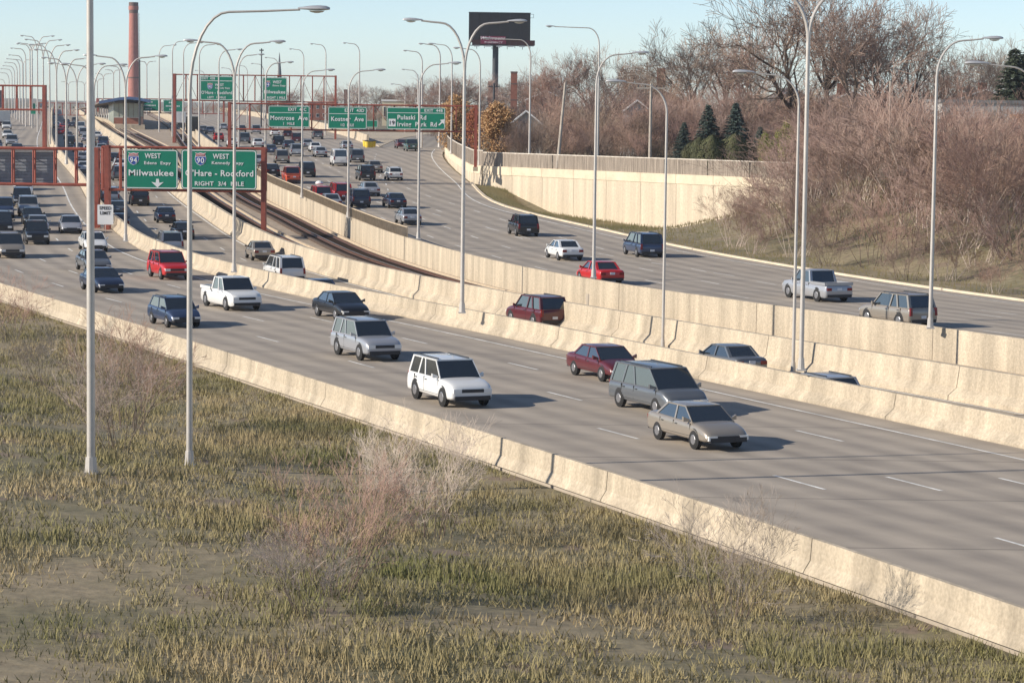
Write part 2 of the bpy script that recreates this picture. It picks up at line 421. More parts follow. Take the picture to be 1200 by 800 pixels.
# ------------------------------------------------------------------ barriers and walls
def extrude(name, prof, fc, off, D0, D1, m, parent=None, step=6):
    """sweep a closed profile (dx, dz) along a curve"""
    rings = []; n = max(1, int((D1 - D0) / step + 0.5))
    for i in range(n + 1):
        D = D0 + (D1 - D0) * i / n; x = fc(D); z = g(D) + off
        rings.append([(x + a, D, z + b) for a, b in prof])
    return MB().loft(rings).build(name, m, parent)
JERSEY = [(0.30, 0), (0.27, 0.08), (0.12, 0.34), (0.08, 0.92), (-0.08, 0.92), (-0.12, 0.34), (-0.27, 0.08), (-0.30, 0)]
def sections(root, name, prof, fc, off, D0, D1, ln, m, gap=0.05, step=6):
    D = D0
    while D < D1 - 0.5:
        e = min(D + ln, D1); extrude(name, prof, fc, off, D, e - gap, m, root, step); D = e
wl = thing('divider_wall', 'long cream concrete wall with a shaded face left of the sunken express lanes', 'wall')
sections(wl, 'wall_section', [(0.0, -3.2), (0.02, 1.0), (-0.22, 1.0), (-0.30, 0.42), (-0.62, 0.1), (-0.66, -3.2)], Wc, OL, 60, 620, 14, CONC, step=7)
extrude('wall_section', [(0.0, -3.2), (0.02, 1.0), (-0.22, 1.0), (-0.30, 0.42), (-0.62, 0.1), (-0.66, -3.2)], Wc, OL, 620, 1300, CONC, wl, 30)
wl2 = thing('median_wall', 'cream concrete wall between the express lanes and the railway ballast', 'wall')
pt = [(0.22, -0.6), (0.16, 1.5), (-0.14, 1.5), (-0.26, 0.55), (-0.62, 0.2), (-0.66, -0.6)]
sections(wl2, 'wall_section', pt, Tc, OX, 60, 620, 14, CONC, step=7)
extrude('wall_section', pt, Tc, OX, 620, 1300, CONC, wl2, 30)
wl3 = thing('railway_barrier', 'cream concrete barrier between the tracks and the main carriageway', 'barrier')
pt3 = [(0.32, -0.4), (0.14, 0.4), (0.1, 0.95), (-0.14, 0.95), (-0.16, -1.9)]
sections(wl3, 'barrier_section', pt3, Rc, 0, 60, 620, 14, CONC, step=7)
extrude('barrier_section', pt3, Rc, 0, 620, 1200, CONC, wl3, 30)
# ribbed metal screen on the railway barrier
fs = thing('barrier_fence', 'low ribbed tan metal fence standing on the railway barrier', 'fence')
mb = MB(); D = 205.0
while D < 318:
    x = Rc(D) - 0.02; z = g(D) + 0.95
    mb.box(x - 0.03, x + 0.03, D - 0.14, D + 0.14, z, z + 0.75); D += 0.42
kind(mb.build('slat', mat('tan_fence_metal', (0.30, 0.235, 0.16), 0.7, var=0.3, scale=2), fs), 'stuff')
extrude('rail', [(0.05, 0.75), (0.05, 0.82), (-0.09, 0.82), (-0.09, 0.75)], Rc, 0.95, 205, 318, COVER, fs)
# gore wall at the right of the through lanes
wl4 = thing('gore_wall', 'cream concrete wall curving behind the yellow crash barrels', 'wall')
sections(wl4, 'wall_section', [(0.3, 0), (0.2, 1.5), (-0.1, 1.5), (-0.2, 0.4), (-0.35, 0)], Mc, 0, 452, 660, 26, CONC, gap=0.12)
extrude('wall_section', [(0.3, 0), (0.2, 1.5), (-0.1, 1.5), (-0.35, 0)], Mc, 0, 660, 1150, CONC, wl4, 30)
# left edge barrier
wl5 = thing('edge_barrier', 'pale concrete barrier along the grassy edge of the left carriageway', 'barrier')
sections(wl5, 'barrier_section', JERSEY, lambda D: Lc(D) + 0.1, OL, 44, 330, 12, CONC)
extrude('barrier_section', JERSEY, lambda D: Lc(D) + 0.1, OL, 330, 1200, CONC, wl5, 30)
# kerb along the right shoulder
kb = MB(); n = 30; rings = []
for i in range(n + 1):
    D = 60 + (306 - 60) * i / n; x = Ec(D); z = g(D); rings.append([(x, D, z - 0.2), (x, D, z + 0.13), (x + 0.3, D, z + 0.13), (x + 0.3, D, z - 0.2)])
kind(kb.loft(rings).build('kerb', CAPM), 'structure', 'pale concrete kerb of the right shoulder')

# retaining wall on the right with its wooden fence
def path_pts():
    a = []
    for D in (560, 530, 500, 470, 440, 415, 390, 365, 340, 322, 308):
        a.append(Vector((Ec(D) + 0.35, D, CZ - (7.5 - (D - 308) / 112 * 1.0 if D < 420 else 6.5))))
    a.append(Vector((-3.45, 304.7, CZ - 7.5)))
    b = [Vector((-3.3, 304.5, CZ - 7.5))]
    n = 9
    e = P(930, 208, 251)
    e = Vector((e.x, e.y, CZ - 7.1))
    for i in range(1, n + 1): b.append(b[0].lerp(e, i / n))
    return a, b
PA, PB = path_pts()
def wall_run(root, name, pts, w_, zb_f, ztop_add, m, z0_add=None, gap=0.05, proud=0.0):
    for p, q in zip(pts, pts[1:]):
        d = (q - p); d.z = 0; ln = d.length; d.normalize(); nrm = Vector((-d.y, d.x, 0))
        if nrm.x > 0 or (abs(nrm.x) < 0.5 and nrm.y > 0): nrm = -nrm       # towards the road
        a = p + d * gap / 2; b = q - d * gap / 2
        za0 = zb_f(p) if z0_add is None else p.z + z0_add; zb0 = zb_f(q) if z0_add is None else q.z + z0_add
        f = nrm * proud; bk = -nrm * w_
        base = [a + f, b + f, b + bk, a + bk]
        lo = [Vector((v.x, v.y, z)) for v, z in zip(base, (za0, zb0, zb0, za0))]
        hi = [Vector((v.x, v.y, z)) for v, z in zip(base, (p.z + ztop_add, q.z + ztop_add, q.z + ztop_add, p.z + ztop_add))]
        if (lo[1] - lo[0]).cross(lo[3] - lo[0]).z < 0:
            lo = [lo[0], lo[3], lo[2], lo[1]]; hi = [hi[0], hi[3], hi[2], hi[1]]
        MB().frustum(lo, hi).build(name, m, root)
rw = thing('ramp_retaining_wall', 'cream concrete retaining wall sloping along the exit ramp under a wooden fence', 'wall')
wall_run(rw, 'panel', PA, 0.5, lambda p: g(p.y) - 1.0, -0.9, CONC2)
wall_run(rw, 'cap', PA, 0.55, None, 0.0, CAPM, z0_add=-0.9, proud=0.06)
rw2 = thing('retaining_wall', 'broad cream concrete retaining wall facing the viewer below the brush', 'wall')
wall_run(rw2, 'panel', PB, 0.5, lambda p: g(p.y) - 4.0, -0.95, CONC2)
wall_run(rw2, 'cap', PB, 0.56, None, 0.0, CAPM, z0_add=-0.95, proud=0.07)
def wood_fence(pts, label, h, plank=0.19):
    f = thing('wooden_fence', label, 'fence'); mb = MB(); rl = MB(); ps = MB(); rng = random.Random(3)
    for p, q in zip(pts, pts[1:]):
        d = q - p; ln = Vector((d.x, d.y, 0)).length; n = int(ln / plank); dn = Vector((d.x, d.y, 0)).normalized(); nr = Vector((-dn.y, dn.x, 0))
        for i in range(n):
            if rng.random() < 0.012: continue
            c = p.lerp(q, (i + 0.5) / n); hh = h + rng.uniform(-0.05, 0.04); k = nr * rng.uniform(-0.012, 0.012); a = c - dn * plank * 0.46 + k; b = c + dn * plank * 0.46 + k; t = nr * 0.02
            mb.frustum([a - t, b - t, b + t, a + t], [v + Vector((0, 0, hh)) for v in (a - t, b - t, b + t, a + t)])
        rl.tube([p + Vector((0, 0, h + 0.04)), q + Vector((0, 0, h + 0.04))], 0.075, 4)
        m_ = int(ln / 2.4)
        for i in range(m_ + 1):
            c = p.lerp(q, i / max(1, m_)) - nr * 0.0; ps.tube([c + Vector((0, 0.08, 0)), c + Vector((0, 0.08, h))], 0.06, 4)
    kind(mb.build('plank', WOOD, f), 'stuff'); rl.build('top_rail', WOODCAP, f); kind(ps.build('post', WOOD, f), 'stuff')
wood_fence([p + Vector((0.12, 0.0, 0)) for p in PA[2:]], 'grey plank fence stepping down along the exit ramp wall', 1.7)
wood_fence([p + Vector((0, 0.25, 0)) for p in PB], 'long weathered plank fence on top of the broad cream wall', 1.5)

# ------------------------------------------------------------------ railway
def tracks():
    sp1 = lambda D: Tc(D) + 2.35
    sp2 = lambda D: Rc(D) - 2.35
    sp3 = lambda D: Tc(D) + 2.35 + 3.9 * sm((D - 330) / 120)
    for fc, a, b, lab in ((sp1, 45, 1150, 'railway track beside the express lane wall'), (sp2, 45, 1150, 'railway track beside the main carriageway barrier'), (sp3, 345, 620, 'short third track splitting off towards the station')):
        t = thing('railway_track', lab, 'railway track', group='railway tracks in the median')
        for sx in (-0.72, 0.72):
            extrude('rail', [(sx + 0.07, 0.16), (sx + 0.035, 0.22), (sx + 0.035, 0.33), (sx - 0.035, 0.33), (sx - 0.035, 0.22), (sx - 0.07, 0.16)], fc, OT, a, b, RAIL, t, 8)
            extrude('rail_head', [(sx + 0.045, 0.332), (sx + 0.045, 0.36), (sx - 0.045, 0.36), (sx - 0.045, 0.332)], fc, OT, a, b, RAILTOP, t, 8)
        extrude('third_rail', [(1.25, 0.2), (1.25, 0.42), (1.05, 0.42), (1.05, 0.2)], fc, OT, a, b, COVER, t, 8)
        extrude('cable_trough', [(-1.35, 0.0), (-1.35, 0.22), (-1.6, 0.22), (-1.6, 0.0)], fc, OT, a, b, TIE, t, 8)
        mb = MB(); D = a
        while D < min(b, 560):
            x = fc(D); s_ = (fc(D + 1) - x); z = g(D) + OT
            mb.frustum([(x - 1.25, D - 0.12 - s_ * -1.25 * -1, z), (x + 1.25, D - 0.12 - s_ * 1.25, z), (x + 1.25, D + 0.12 - s_ * 1.25, z), (x - 1.25, D + 0.12 + s_ * 1.25, z)],
                       [(x - 1.25, D - 0.12 + s_ * 1.25, z + 0.15), (x + 1.25, D - 0.12 - s_ * 1.25, z + 0.15), (x + 1.25, D + 0.12 - s_ * 1.25, z + 0.15), (x - 1.25, D + 0.12 + s_ * 1.25, z + 0.15)])
            D += 0.62
        kind(mb.build('tie', TIE, t), 'stuff')
tracks()

# ------------------------------------------------------------------ street lamps
LH = {}
def lamp_head(side, near):
    k = (side, near)
    if k not in LH:
        s_ = side; rings = []
        for t, hw, hz in ((-.05, .045, .045), (.12, .09, .065), (.35, .14, .10), (.62, .155, .115), (.85, .13, .10), (.97, .05, .05)):
            rings.append([(s_ * t, hw * math.cos(a), 0.02 + hz * math.sin(a) * (1 if math.sin(a) > 0 else 0.4)) for a in [2 * math.pi * q / 8 for q in range(8)]])
        if s_ < 0: rings = [list(reversed(r_)) for r_ in rings]
        h = MB().loft(rings).mesh('lamp_head', LUM, True)
        l = MB().loft([[(s_ * (0.55 + 0.26 * math.cos(a) * q), 0.14 * math.sin(a) * q, -0.035 - d) for a in [2 * math.pi * i / 8 for i in range(8)]] for q, d in ((1, 0), (0.75, 0.05), (0.2, 0.08))]).mesh('lens', LENS, True)
        LH[k] = (h, l)
    return LH[k]
def lamp(px, ytop, D, arms, label, group, arm=3.2, base_z=None, r0=0.12, r1=0.075, rise=1.7):
    p = P(px, ytop, D); zb = base_z
    t = thing('street_lamp', label, 'street lamp', (p.x, D, zb), group=group)
    H = p.z - zb
    MB().tube([(0, 0, 0), (0, 0, H * 0.5), (0, 0, H - rise)], [r0, (r0 + r1) / 2, r1], 10).build('pole', GALV, t, True)
    if D < 400: MB().box(-0.19, 0.19, -0.19, 0.19, -0.02, 0.05).tube([(0, 0, 0.05), (0, 0, 0.5)], [r0 * 1.5, r0 * 1.25], 10).build('base_plate', GALV, t)
    for s_ in arms:
        pts = []
        for i in range(9):
            a = i / 8 * math.pi / 2
            pts.append((s_ * (1.25 * (1 - math.cos(a))), 0, H - rise + (rise - 0.10) * math.sin(a)))
        e = arm - 1.0
        pts += [(s_ * (1.25 + (e - 1.25) * 0.5), 0, H - 0.06), (s_ * (e + 0.02), 0, H)]
        MB().tube(pts, [r1 * 0.92 - 0.03 * i / len(pts) for i in range(len(pts))], 8).build('arm', GALV, t, True)
        h, l = lamp_head(s_, 1)
        ho = link('lamp_head', h, t, (s_ * e, 0, H + 0.01))
        link('lens', l, ho)
    return t
gW, gR, gE, gF = 'double street lamps along the divider wall', 'single street lamps along the railway barrier', 'street lamps behind the wooden fence and ramp', 'distant street lamps along the left carriageway'
wz = lambda D: g(D) + OL + 1.0
for px, yt, D, lab in ((545, 25, 138, 'tall double armed street lamp overlapping the dark billboard'), (275, 49, 168, 'double armed street lamp crossing the route 90 green sign'),
                       (147, 66, 200, 'double armed street lamp beside the brick chimney stack'), (110, 76, 250, 'double armed street lamp just right of the thick leftmost pole'),
                       (90, 75, 290, 'double armed street lamp just left of the thick leftmost pole'), (77.5, 68.5, 326, 'third double armed street lamp left of the thick pole'),
                       (66, 59, 360, 'fourth double armed street lamp left of the thick pole'), (58, 53, 400, 'fifth double armed street lamp left of the thick pole'),
                       (50.5, 47, 440, 'sixth double armed street lamp left of the thick pole'), (43.7, 42.5, 480, 'farthest tall double armed street lamp in the left row')):
    lamp(px, yt, D, (-1, 1), lab, gW, base_z=wz(D), r0=0.115 if D < 300 else 0.15, r1=0.08 if D < 300 else 0.1, rise=2.6 if D < 300 else 3.5, arm=3.2 if D > 180 else 3.25)
rz_ = lambda D: g(D) + 0.95
for px, yt, D, s_, lab in ((1099, 45, 129, 1, 'single armed street lamp before the pinkish brush at far right'), (699.5, 62, 163, 1, 'single armed street lamp crossing the cream wall, arm to the right'),
                           (492, 74, 203, 1, 'single armed street lamp crossing the route 19 exit sign'), (409, 82, 231, 1, 'single armed street lamp crossing the half mile exit sign'),
                           (354.5, 82, 260, 1, 'single armed street lamp crossing the one mile exit sign'), (311.5, 73, 301, 1, 'single armed street lamp left of the one mile exit sign'),
                           (280, 64, 330, 1, 'single armed street lamp right of the double lamp at the route 90 sign'), (256.5, 58, 356, 1, 'single armed street lamp crossing the far exit sign board'),
                           (233.5, 52, 383, 1, 'single armed street lamp at the left edge of the far exit sign board'), (215, 50, 415, 1, 'single armed street lamp behind the left end of the far gantry'),
                           (202, 48, 445, 1, 'single armed street lamp at the left post of the far gantry'), (186.5, 53, 480, 1, 'single armed street lamp over the railway station canopy')):
    lamp(px, yt, D, (s_,), lab, gR, base_z=rz_(D), r0=0.11 if D < 300 else 0.14, r1=0.07 if D < 300 else 0.09, rise=1.9)
lamp(948.5, -12, 108, (-1, 1), 'tall Y shaped street lamp rising through the tall bare trees', gR, base_z=rz_(108), r0=0.10, r1=0.085, rise=2.1)
lamp(782, 97, 138, (-1,), 'low single armed street lamp before the dark conifers, arm to the left', gR, base_z=g(138) + OX, r0=0.085, r1=0.06, rise=1.6)
lamp(937, 86, 126, (-1,), 'single armed street lamp beside the tall Y shaped lamp, arm to the left', gR, base_z=g(126) + OT, r0=0.09, r1=0.06, rise=1.5)
lamp(1217, 76, 115, (-1,), 'street lamp arm reaching in from the right edge', gR, base_z=rz_(115), r0=0.1, r1=0.06, rise=1.5)
lamp(105, -150, 80, (1,), 'thickest and nearest pole, its lamp above the frame', 'near street lamps on the grassy verge', base_z=ground_z(x_at(105, 80, 2), 80), r0=0.13, r1=0.10, arm=4.2, rise=2.5)
lamp(222.5, 10, 85, (1,), 'near street lamp with a long arm sweeping right across the sky', 'near street lamps on the grassy verge', base_z=ground_z(x_at(222, 85, 2), 85), r0=0.105, r1=0.065, arm=4.5, rise=2.7)
for px, yt, D, s_, lab, bz, *ar in ((702.5, 32, 285, -1, 'tall single armed street lamp on the cream wall, arm to the left', CZ - 7.3, 5.8), (622, 46, 297, -1, 'single armed street lamp on the cream wall right of the billboard', CZ - 7.5, 5.4),
                               (563, 57, 306, -1, 'single armed street lamp at the corner of the plank fence', CZ - 7.5), (530, 52, 345, -1, 'single armed street lamp left of the tall double lamp', CZ - 7.0),
                               (516, 52, 380, -1, 'single armed street lamp near the orange leaved tree', CZ - 6.8), (495, 60, 430, -1, 'street lamp just right of the one crossing the route 19 sign', None), (475, 99, 560, -1, 'low street lamp in the exit ramp gap', None),
                               (490, 82, 500, -1, 'short street lamp behind the route 19 exit sign', None), (421.5, 51, 490, -1, 'tall street lamp right of the half mile exit sign', None), (382, 52, 520, -1, 'tall street lamp left of the half mile exit sign', None),
                               (356, 58, 560, -1, 'tall street lamp behind the one crossing the one mile sign', None), (326, 68, 600, -1, 'street lamp just left of the church spire', None), (309, 75, 640, -1, 'street lamp beside the thin radio mast', None),
                               (290, 77, 690, -1, 'small street lamp between the two far gantry boards', None), (272, 80, 740, -1, 'small street lamp behind the O Hare board', None), (240, 83, 800, -1, 'faint small street lamp left of the far exit board', None)):
    lamp(px, yt, D, (s_,), lab, gE, arm=ar[0] if ar else 3.2, base_z=bz if bz is not None else g(D), r0=0.13 if D < 350 else 0.17, r1=0.08 if D < 350 else 0.10, rise=1.9)
for i, (px, yt, D) in enumerate(((30, 57, 600), (26.5, 65, 640), (23, 69.5, 680), (20, 73.5, 720), (17, 77.5, 760), (14, 81, 800), (10.5, 85.5, 850), (6, 93, 900))):
    lamp(px, yt, D, (-1,), 'one of the thin far lamps with arms bending left at the left edge', gF, base_z=g(D) + OL, r0=0.19, r1=0.12, rise=2.4, arm=3.6)
for i, (px, yt, D) in enumerate(((37.5, 51, 560), (35, 52, 600), (172, 72, 900), (121, 86.5, 1000), (133, 82, 950), (140, 78, 900), (114, 92.5, 1100), (27, 70, 800), (99, 96, 1150), (80, 96, 1150))):
    lamp(px, yt, D, (-1, 1), 'one of the faint far lamps with two short arms above the left traffic', gF, base_z=g(D), r0=0.2 if D < 850 else 0.26, r1=0.12 if D < 850 else 0.17, rise=2.0, arm=3.2)

# ------------------------------------------------------------------ lettering and signs
TXT = {}
def text_mesh(s_, cap, m, bold=0.0, shear=0.0, font_space=1.08):
    k = (s_, round(cap, 3), m.name, bold)
    if k not in TXT:
        c = bpy.data.curves.new('lettering', 'FONT'); c.body = s_; c.size = cap / 0.70; c.align_x = 'LEFT'; c.extrude = 0.012
        c.offset = bold * cap; c.space_character = font_space; c.shear = shear; c.resolution_u = 3
        o = bpy.data.objects.new('lettering', c); COL.objects.link(o)
        bpy.context.view_layer.update()
        me = bpy.data.meshes.new_from_object(o.evaluated_get(bpy.context.evaluated_depsgraph_get()))
        bpy.data.objects.remove(o); me.transform(Matrix.Rotation(math.pi / 2, 4, 'X')); me.materials.clear(); me.materials.append(m); me.name = 'lettering'
        TXT[k] = me
    return TXT[k]
def put_text(par, s_, xc, zc, cap, width, m=None, y=-0.075, name='lettering', bold=0.025, shear=0):
    me = text_mesh(s_, cap, m or WHITE, bold, shear)
    xs = [v.co.x for v in me.vertices]; w_ = max(xs) - min(xs)
    o = link(name, me, par); k = width / w_ if width else 1
    o.scale.x = k; o.location = (xc - k * (max(xs) + min(xs)) / 2, y, zc - cap / 2)
    return o
def rrect(w_, h, r_, n=5):
    pts = []
    for cx, cz, a0 in ((w_/2 - r_, h/2 - r_, 0), (-w_/2 + r_, h/2 - r_, 90), (-w_/2 + r_, -h/2 + r_, 180), (w_/2 - r_, -h/2 + r_, 270)):
        for i in range(n + 1):
            a = R(a0 + 90 * i / n); pts.append((cx + r_ * math.cos(a), cz + r_ * math.sin(a)))
    return pts
def plate(pts, y0, y1, name, m, par, loc=None):
    n = len(pts)
    mb = MB().add([(x, y0, z) for x, z in pts] + [(x, y1, z) for x, z in pts], [tuple(range(n)), tuple(reversed(range(n, 2 * n)))] + [(i, i + n, (i + 1) % n + n, (i + 1) % n) for i in range(n)])
    # front face must look towards -Y
    return mb.build(name, m, par, loc=loc)
def ring(w_, h, r_, t, y0, y1, name, m, par):
    a = rrect(w_, h, r_); b = rrect(w_ - 2 * t, h - 2 * t, max(0.02, r_ - t)); n = len(a); mb = MB()
    mb.add([(x, y1, z) for x, z in a] + [(x, y1, z) for x, z in b] + [(x, y0, z) for x, z in a] + [(x, y0, z) for x, z in b],
           [(i, (i + 1) % n, n + (i + 1) % n, n + i) for i in range(n)] + [(i, 2 * n + i, 2 * n + (i + 1) % n, (i + 1) % n) for i in range(n)] + [(n + i, n + (i + 1) % n, 3 * n + (i + 1) % n, 3 * n + i) for i in range(n)])
    return mb.build(name, m, par)
SHP = [(0, -1), (.42, -.82), (.74, -.45), (.86, 0), (.80, .42), (.66, .74), (.86, .98), (.45, .86), (0, .96), (-.45, .86), (-.86, .98), (-.66, .74), (-.80, .42), (-.86, 0), (-.74, -.45), (-.42, -.82)]
def shield(par, num, xc, zc, h):
    k = h / 2
    s0 = plate([(x * k * 1.08, z * k * 1.08) for x, z in SHP], -0.075, -0.062, 'shield', WHITE, par, (xc, 0, zc))
    plate([(x * k, min(z, 0.36) * k) for x, z in SHP if z < 0.5] , -0.082, -0.0755, 'shield_field', SHB, s0)
    plate([(.78 * k, .46 * k), (.66 * k, .74 * k), (.80 * k, .93 * k), (.45 * k, .82 * k), (0, .9 * k), (-.45 * k, .82 * k), (-.80 * k, .93 * k), (-.66 * k, .74 * k), (-.78 * k, .46 * k)], -0.082, -0.0755, 'shield_crown', SHR, s0)
    put_text(s0, num, 0, -0.22 * k, k * 0.85, k * 1.2, y=-0.095, name='route_number')
    put_text(s0, 'INTERSTATE', 0, 0.64 * k, k * 0.17, k * 1.1, y=-0.095)
def sign(px0, px1, y0, y1, D, label, rows, bar=None, extras=None, group='green overhead direction signs'):
    a = P(px0, y1, D); b = P(px1, y0, D); w_, h = b.x - a.x, b.z - a.z
    t = thing('direction_sign', label, 'road sign', ((a.x + b.x) / 2, D, (a.z + b.z) / 2), group=group)
    r_ = 0.07 * h
    plate(rrect(w_, h, r_), -0.06, 0.0, 'board', GREEN, t)
    ring(w_ * 0.985, h * 0.975, r_, 0.022 * h, -0.06, -0.07, 'border', WHITE, t)
    if bar is not None: MB().box(-w_ * 0.485, w_ * 0.485, -0.07, -0.061, (0.5 - bar) * h - 0.011 * h, (0.5 - bar) * h + 0.011 * h).build('divider_line', WHITE, t)
    for s_, xc, yc, cap, wd in rows:       # fractions of the board
        put_text(t, s_, (xc - 0.5) * w_, (0.5 - yc) * h, cap * h, wd * w_)
    for k in (-0.38, 0, 0.38): MB().box(k * w_ - 0.05, k * w_ + 0.05, 0.005, 0.12, -h / 2 - 0.1, h / 2 + 0.1).build('bracket', STEEL, t)
    if extras: extras(t, w_, h)
    return t
def down_arrow(t, w_, h):
    c = (0.62 - 0.5) * w_; z = (0.5 - 0.86) * h; k = 0.105 * h
    plate([(c, z - k), (c + 1.5 * k, z + 0.35 * k), (c + 0.45 * k, z + 0.15 * k), (c + .3 * k, z + 1.1 * k), (c - .3 * k, z + 1.1 * k), (c - 0.45 * k, z + 0.15 * k), (c - 1.5 * k, z + 0.35 * k)][::-1], -0.08, -0.062, 'arrow', WHITE, t)
sign(146, 208.5, 175.5, 221, 229.4, 'green Milwaukee sign with a route 94 shield and a down arrow', [('WEST', .53, .16, .125, .30), ('Edens  Expy', .62, .34, .075, .50), ('Milwaukee', .5, .59, .15, .84)],
     extras=lambda t, w_, h: (shield(t, '94', -0.33 * w_, 0.26 * h, 0.30 * h), down_arrow(t, w_, h)))
sign(212.5, 301, 176, 221.5, 229.4, 'wide green O Hare Rockford sign with a route 90 shield', [('WEST', .525, .165, .125, .215), ('Kennedy  Expy', .615, .33, .075, .42), ("O'Hare - Rockford", .505, .59, .15, .90), ('RIGHT  3/4  MILE', .505, .855, .105, .65)],
     extras=lambda t, w_, h: shield(t, '90', -0.245 * w_, 0.26 * h, 0.31 * h))
sign(234.5, 273.5, 89.5, 117.5, 479.2, 'far green O Hare Rockford sign reading exit 43B left 1 mile', [('EXIT  43B', .25, .10, .09, .40), ('WEST', .58, .36, .10, .27), ('Kennedy Expy', .68, .49, .065, .44), ("O'Hare - Rockford", .5, .68, .125, .92), ('LEFT  1  MILE', .5, .88, .085, .55)],
     bar=.2, extras=lambda t, w_, h: shield(t, '90', -0.20 * w_, 0.08 * h, 0.25 * h))
sign(307.5, 336.5, 91, 118, 479.2, 'far small green Milwaukee sign reading right 1 mile', [('WEST', .60, .2, .12, .36), ('Edens Expy', .68, .35, .07, .52), ('Milwaukee', .5, .62, .14, .86), ('RIGHT 1 MILE', .56, .87, .10, .72)],
     extras=lambda t, w_, h: shield(t, '94', -0.30 * w_, 0.22 * h, 0.27 * h))
sign(314.5, 363, 124.5, 149, 299.2, 'green exit 43C sign reading Montrose Ave 1 mile', [('EXIT  43C', .70, .16, .14, .44), ('Montrose  Ave', .5, .56, .20, .90), ('1  MILE', .5, .83, .12, .27)], bar=.32)
sign(384.5, 430, 125.5, 151, 299.2, 'green exit 43D sign reading Kostner Ave half mile', [('EXIT  43D', .68, .16, .14, .50), ('Kostner  Ave', .5, .55, .19, .84), ('1/2  MILE', .5, .82, .12, .34)], bar=.32)
def ne_arrow(t, w_, h):
    c = 0.44 * w_; z = -0.16 * h; k = 0.13 * h
    plate([(c - .9*k, z - 1.2*k), (c - 1.2*k, z - .9*k), (c - .1*k, z + .25*k), (c - .6*k, z + .8*k), (c + 1.1*k, z + 1.1*k), (c + .8*k, z - .7*k), (c + .25*k, z - .15*k)], -0.08, -0.062, 'arrow', WHITE, t)
    b = plate(rrect(0.12 * w_, 0.34 * h, 0.02), -0.08, -0.062, 'route_plate', WHITE, t, (-0.405 * w_, 0, -0.20 * h))
    put_text(b, '19', 0, 0, 0.17 * h, 0.085 * w_, BLACK, y=-0.09, name='route_number')
sign(453, 522, 126.5, 151.5, 299.2, 'widest green exit 44B sign, Pulaski Rd and Irving Park Rd', [('EXIT  44B', .80, .13, .12, .31), ('Pulaski  Rd', .43, .45, .20, .49), ('Irving  Park  Rd', .52, .76, .20, .67)], bar=.25, extras=ne_arrow)
def far_lines(t, w_, h):      # print too small to read at this distance: rows of short white strokes
    for z, a in ((.28, .42), (-.02, .74), (-.30, .36)):
        n = int(a * 14)
        for i in range(n): MB().box((-a / 2 + a * i / n) * w_, (-a / 2 + a * (i + .6) / n) * w_, -.08, -.062, (z - .06) * h, (z + .06) * h).build('lettering', WHITE, t)
sign(163.5, 186, 117, 130, 699, 'tiny far green sign just right of the station canopy', [], extras=far_lines)
sign(191.5, 214, 117.5, 131, 699, 'tiny far green sign left of the far gantry post', [], extras=far_lines)
sign(80, 92, 134, 141, 1100, 'faint far green board over the left express traffic', [])

def gantry(px0, px1, yt, yb, D, label, posts, r_=0.12, n=6, depth=0.9, m=None, diag=True):
    m = m or REDST
    pc = (px0 + px1) / 2; zt = P(pc, yt, D).z; zb = P(pc, yb, D).z
    xa = P(px0, yt, D).x; xb = P(px1, yt, D).x
    t = thing('sign_gantry', label, 'sign gantry', ((xa + xb) / 2, D, 0), group='red steel sign gantries')
    x0 = xa - (xa + xb) / 2; x1 = -x0
    for nm, z in (('top_chord', zt), ('bottom_chord', zb)):
        for y in (0.1, 0.1 + depth): MB().tube([(x0, y, z), (x1, y, z)], r_, 6).build(nm, m, t)
    for i in range(n + 1):
        x = x0 + (x1 - x0) * i / n
        for y in (0.1, 0.1 + depth): MB().tube([(x, y, zb), (x, y, zt)], r_ * 0.65, 5).build('upright', m, t)
        MB().tube([(x, 0.1, zt), (x, 0.1 + depth, zt)], r_ * 0.5, 4).build('brace', m, t)
        if i < n and diag:
            x2 = x0 + (x1 - x0) * (i + 1) / n
            MB().tube([(x, 0.1 + depth, zt), (x2, 0.1 + depth, zb)] if i % 2 else [(x, 0.1 + depth, zb), (x2, 0.1 + depth, zt)], r_ * 0.4, 4).build('brace', m, t)
            MB().tube([(x, 0.1, zt), (x2, 0.1 + depth, zt)], r_ * 0.35, 4).build('brace', m, t)
    for px, base, pr in posts:
        x = x_at(px, D, zb) - (xa + xb) / 2
        for y in (0.1, 0.1 + depth): MB().box(x - pr, x + pr, y - pr, y + pr, base, zt + 0.15).build('post', m, t)
        MB().box(x - pr * 1.6, x + pr * 1.6, -pr, 0.1 + depth + pr * 1.6, base - 0.4, base + 0.06).build('footing', CONC, t)
    return t
gantry(119, 311, 173.5, 223.5, 230, 'nearest red gantry carrying the route 94 and route 90 signs', [(125, g(230) + OX, 0.20), (308.5, g(230) + OX, 0.19)], 0.11, 9)
gl = gantry(-60, 113, 174, 216, 231.5, 'red gantry over the left road holding grey backed signs', [(113, g(230) + OL, 0.17), (-60, g(230) + OL, 0.2)], 0.13, 7, diag=False)
gantry(268, 559, 123, 153, 300, 'red gantry over the main road with three green exit signs', [(268.5, g(300) - 1, 0.15), (557.5, CZ - 7.6, 0.17)], 0.09, 12)
gantry(204, 393, 88.5, 119, 480, 'far red gantry silhouetted against the sky above the road', [(204, g(480) - 1, 0.26), (393, g(480), 0.16)], 0.11, 14)
gantry(-30, 51.5, 100.5, 128.5, 400, 'upper left red gantry over the oncoming road', [(51.5, g(400) + OL, 0.24), (-30, g(400) + OL, 0.2)], 0.14, 5, diag=False)
gantry(163, 262, 116.5, 133, 700, 'thin distant red gantry behind the railway station', [(164, g(700), 0.2), (262, g(700), 0.2)], 0.12, 8)
gantry(45, 101, 121, 135, 900, 'thin distant gantry across the left express traffic', [(45, g(900), 0.2), (101, g(900), 0.25)], 0.14, 6)
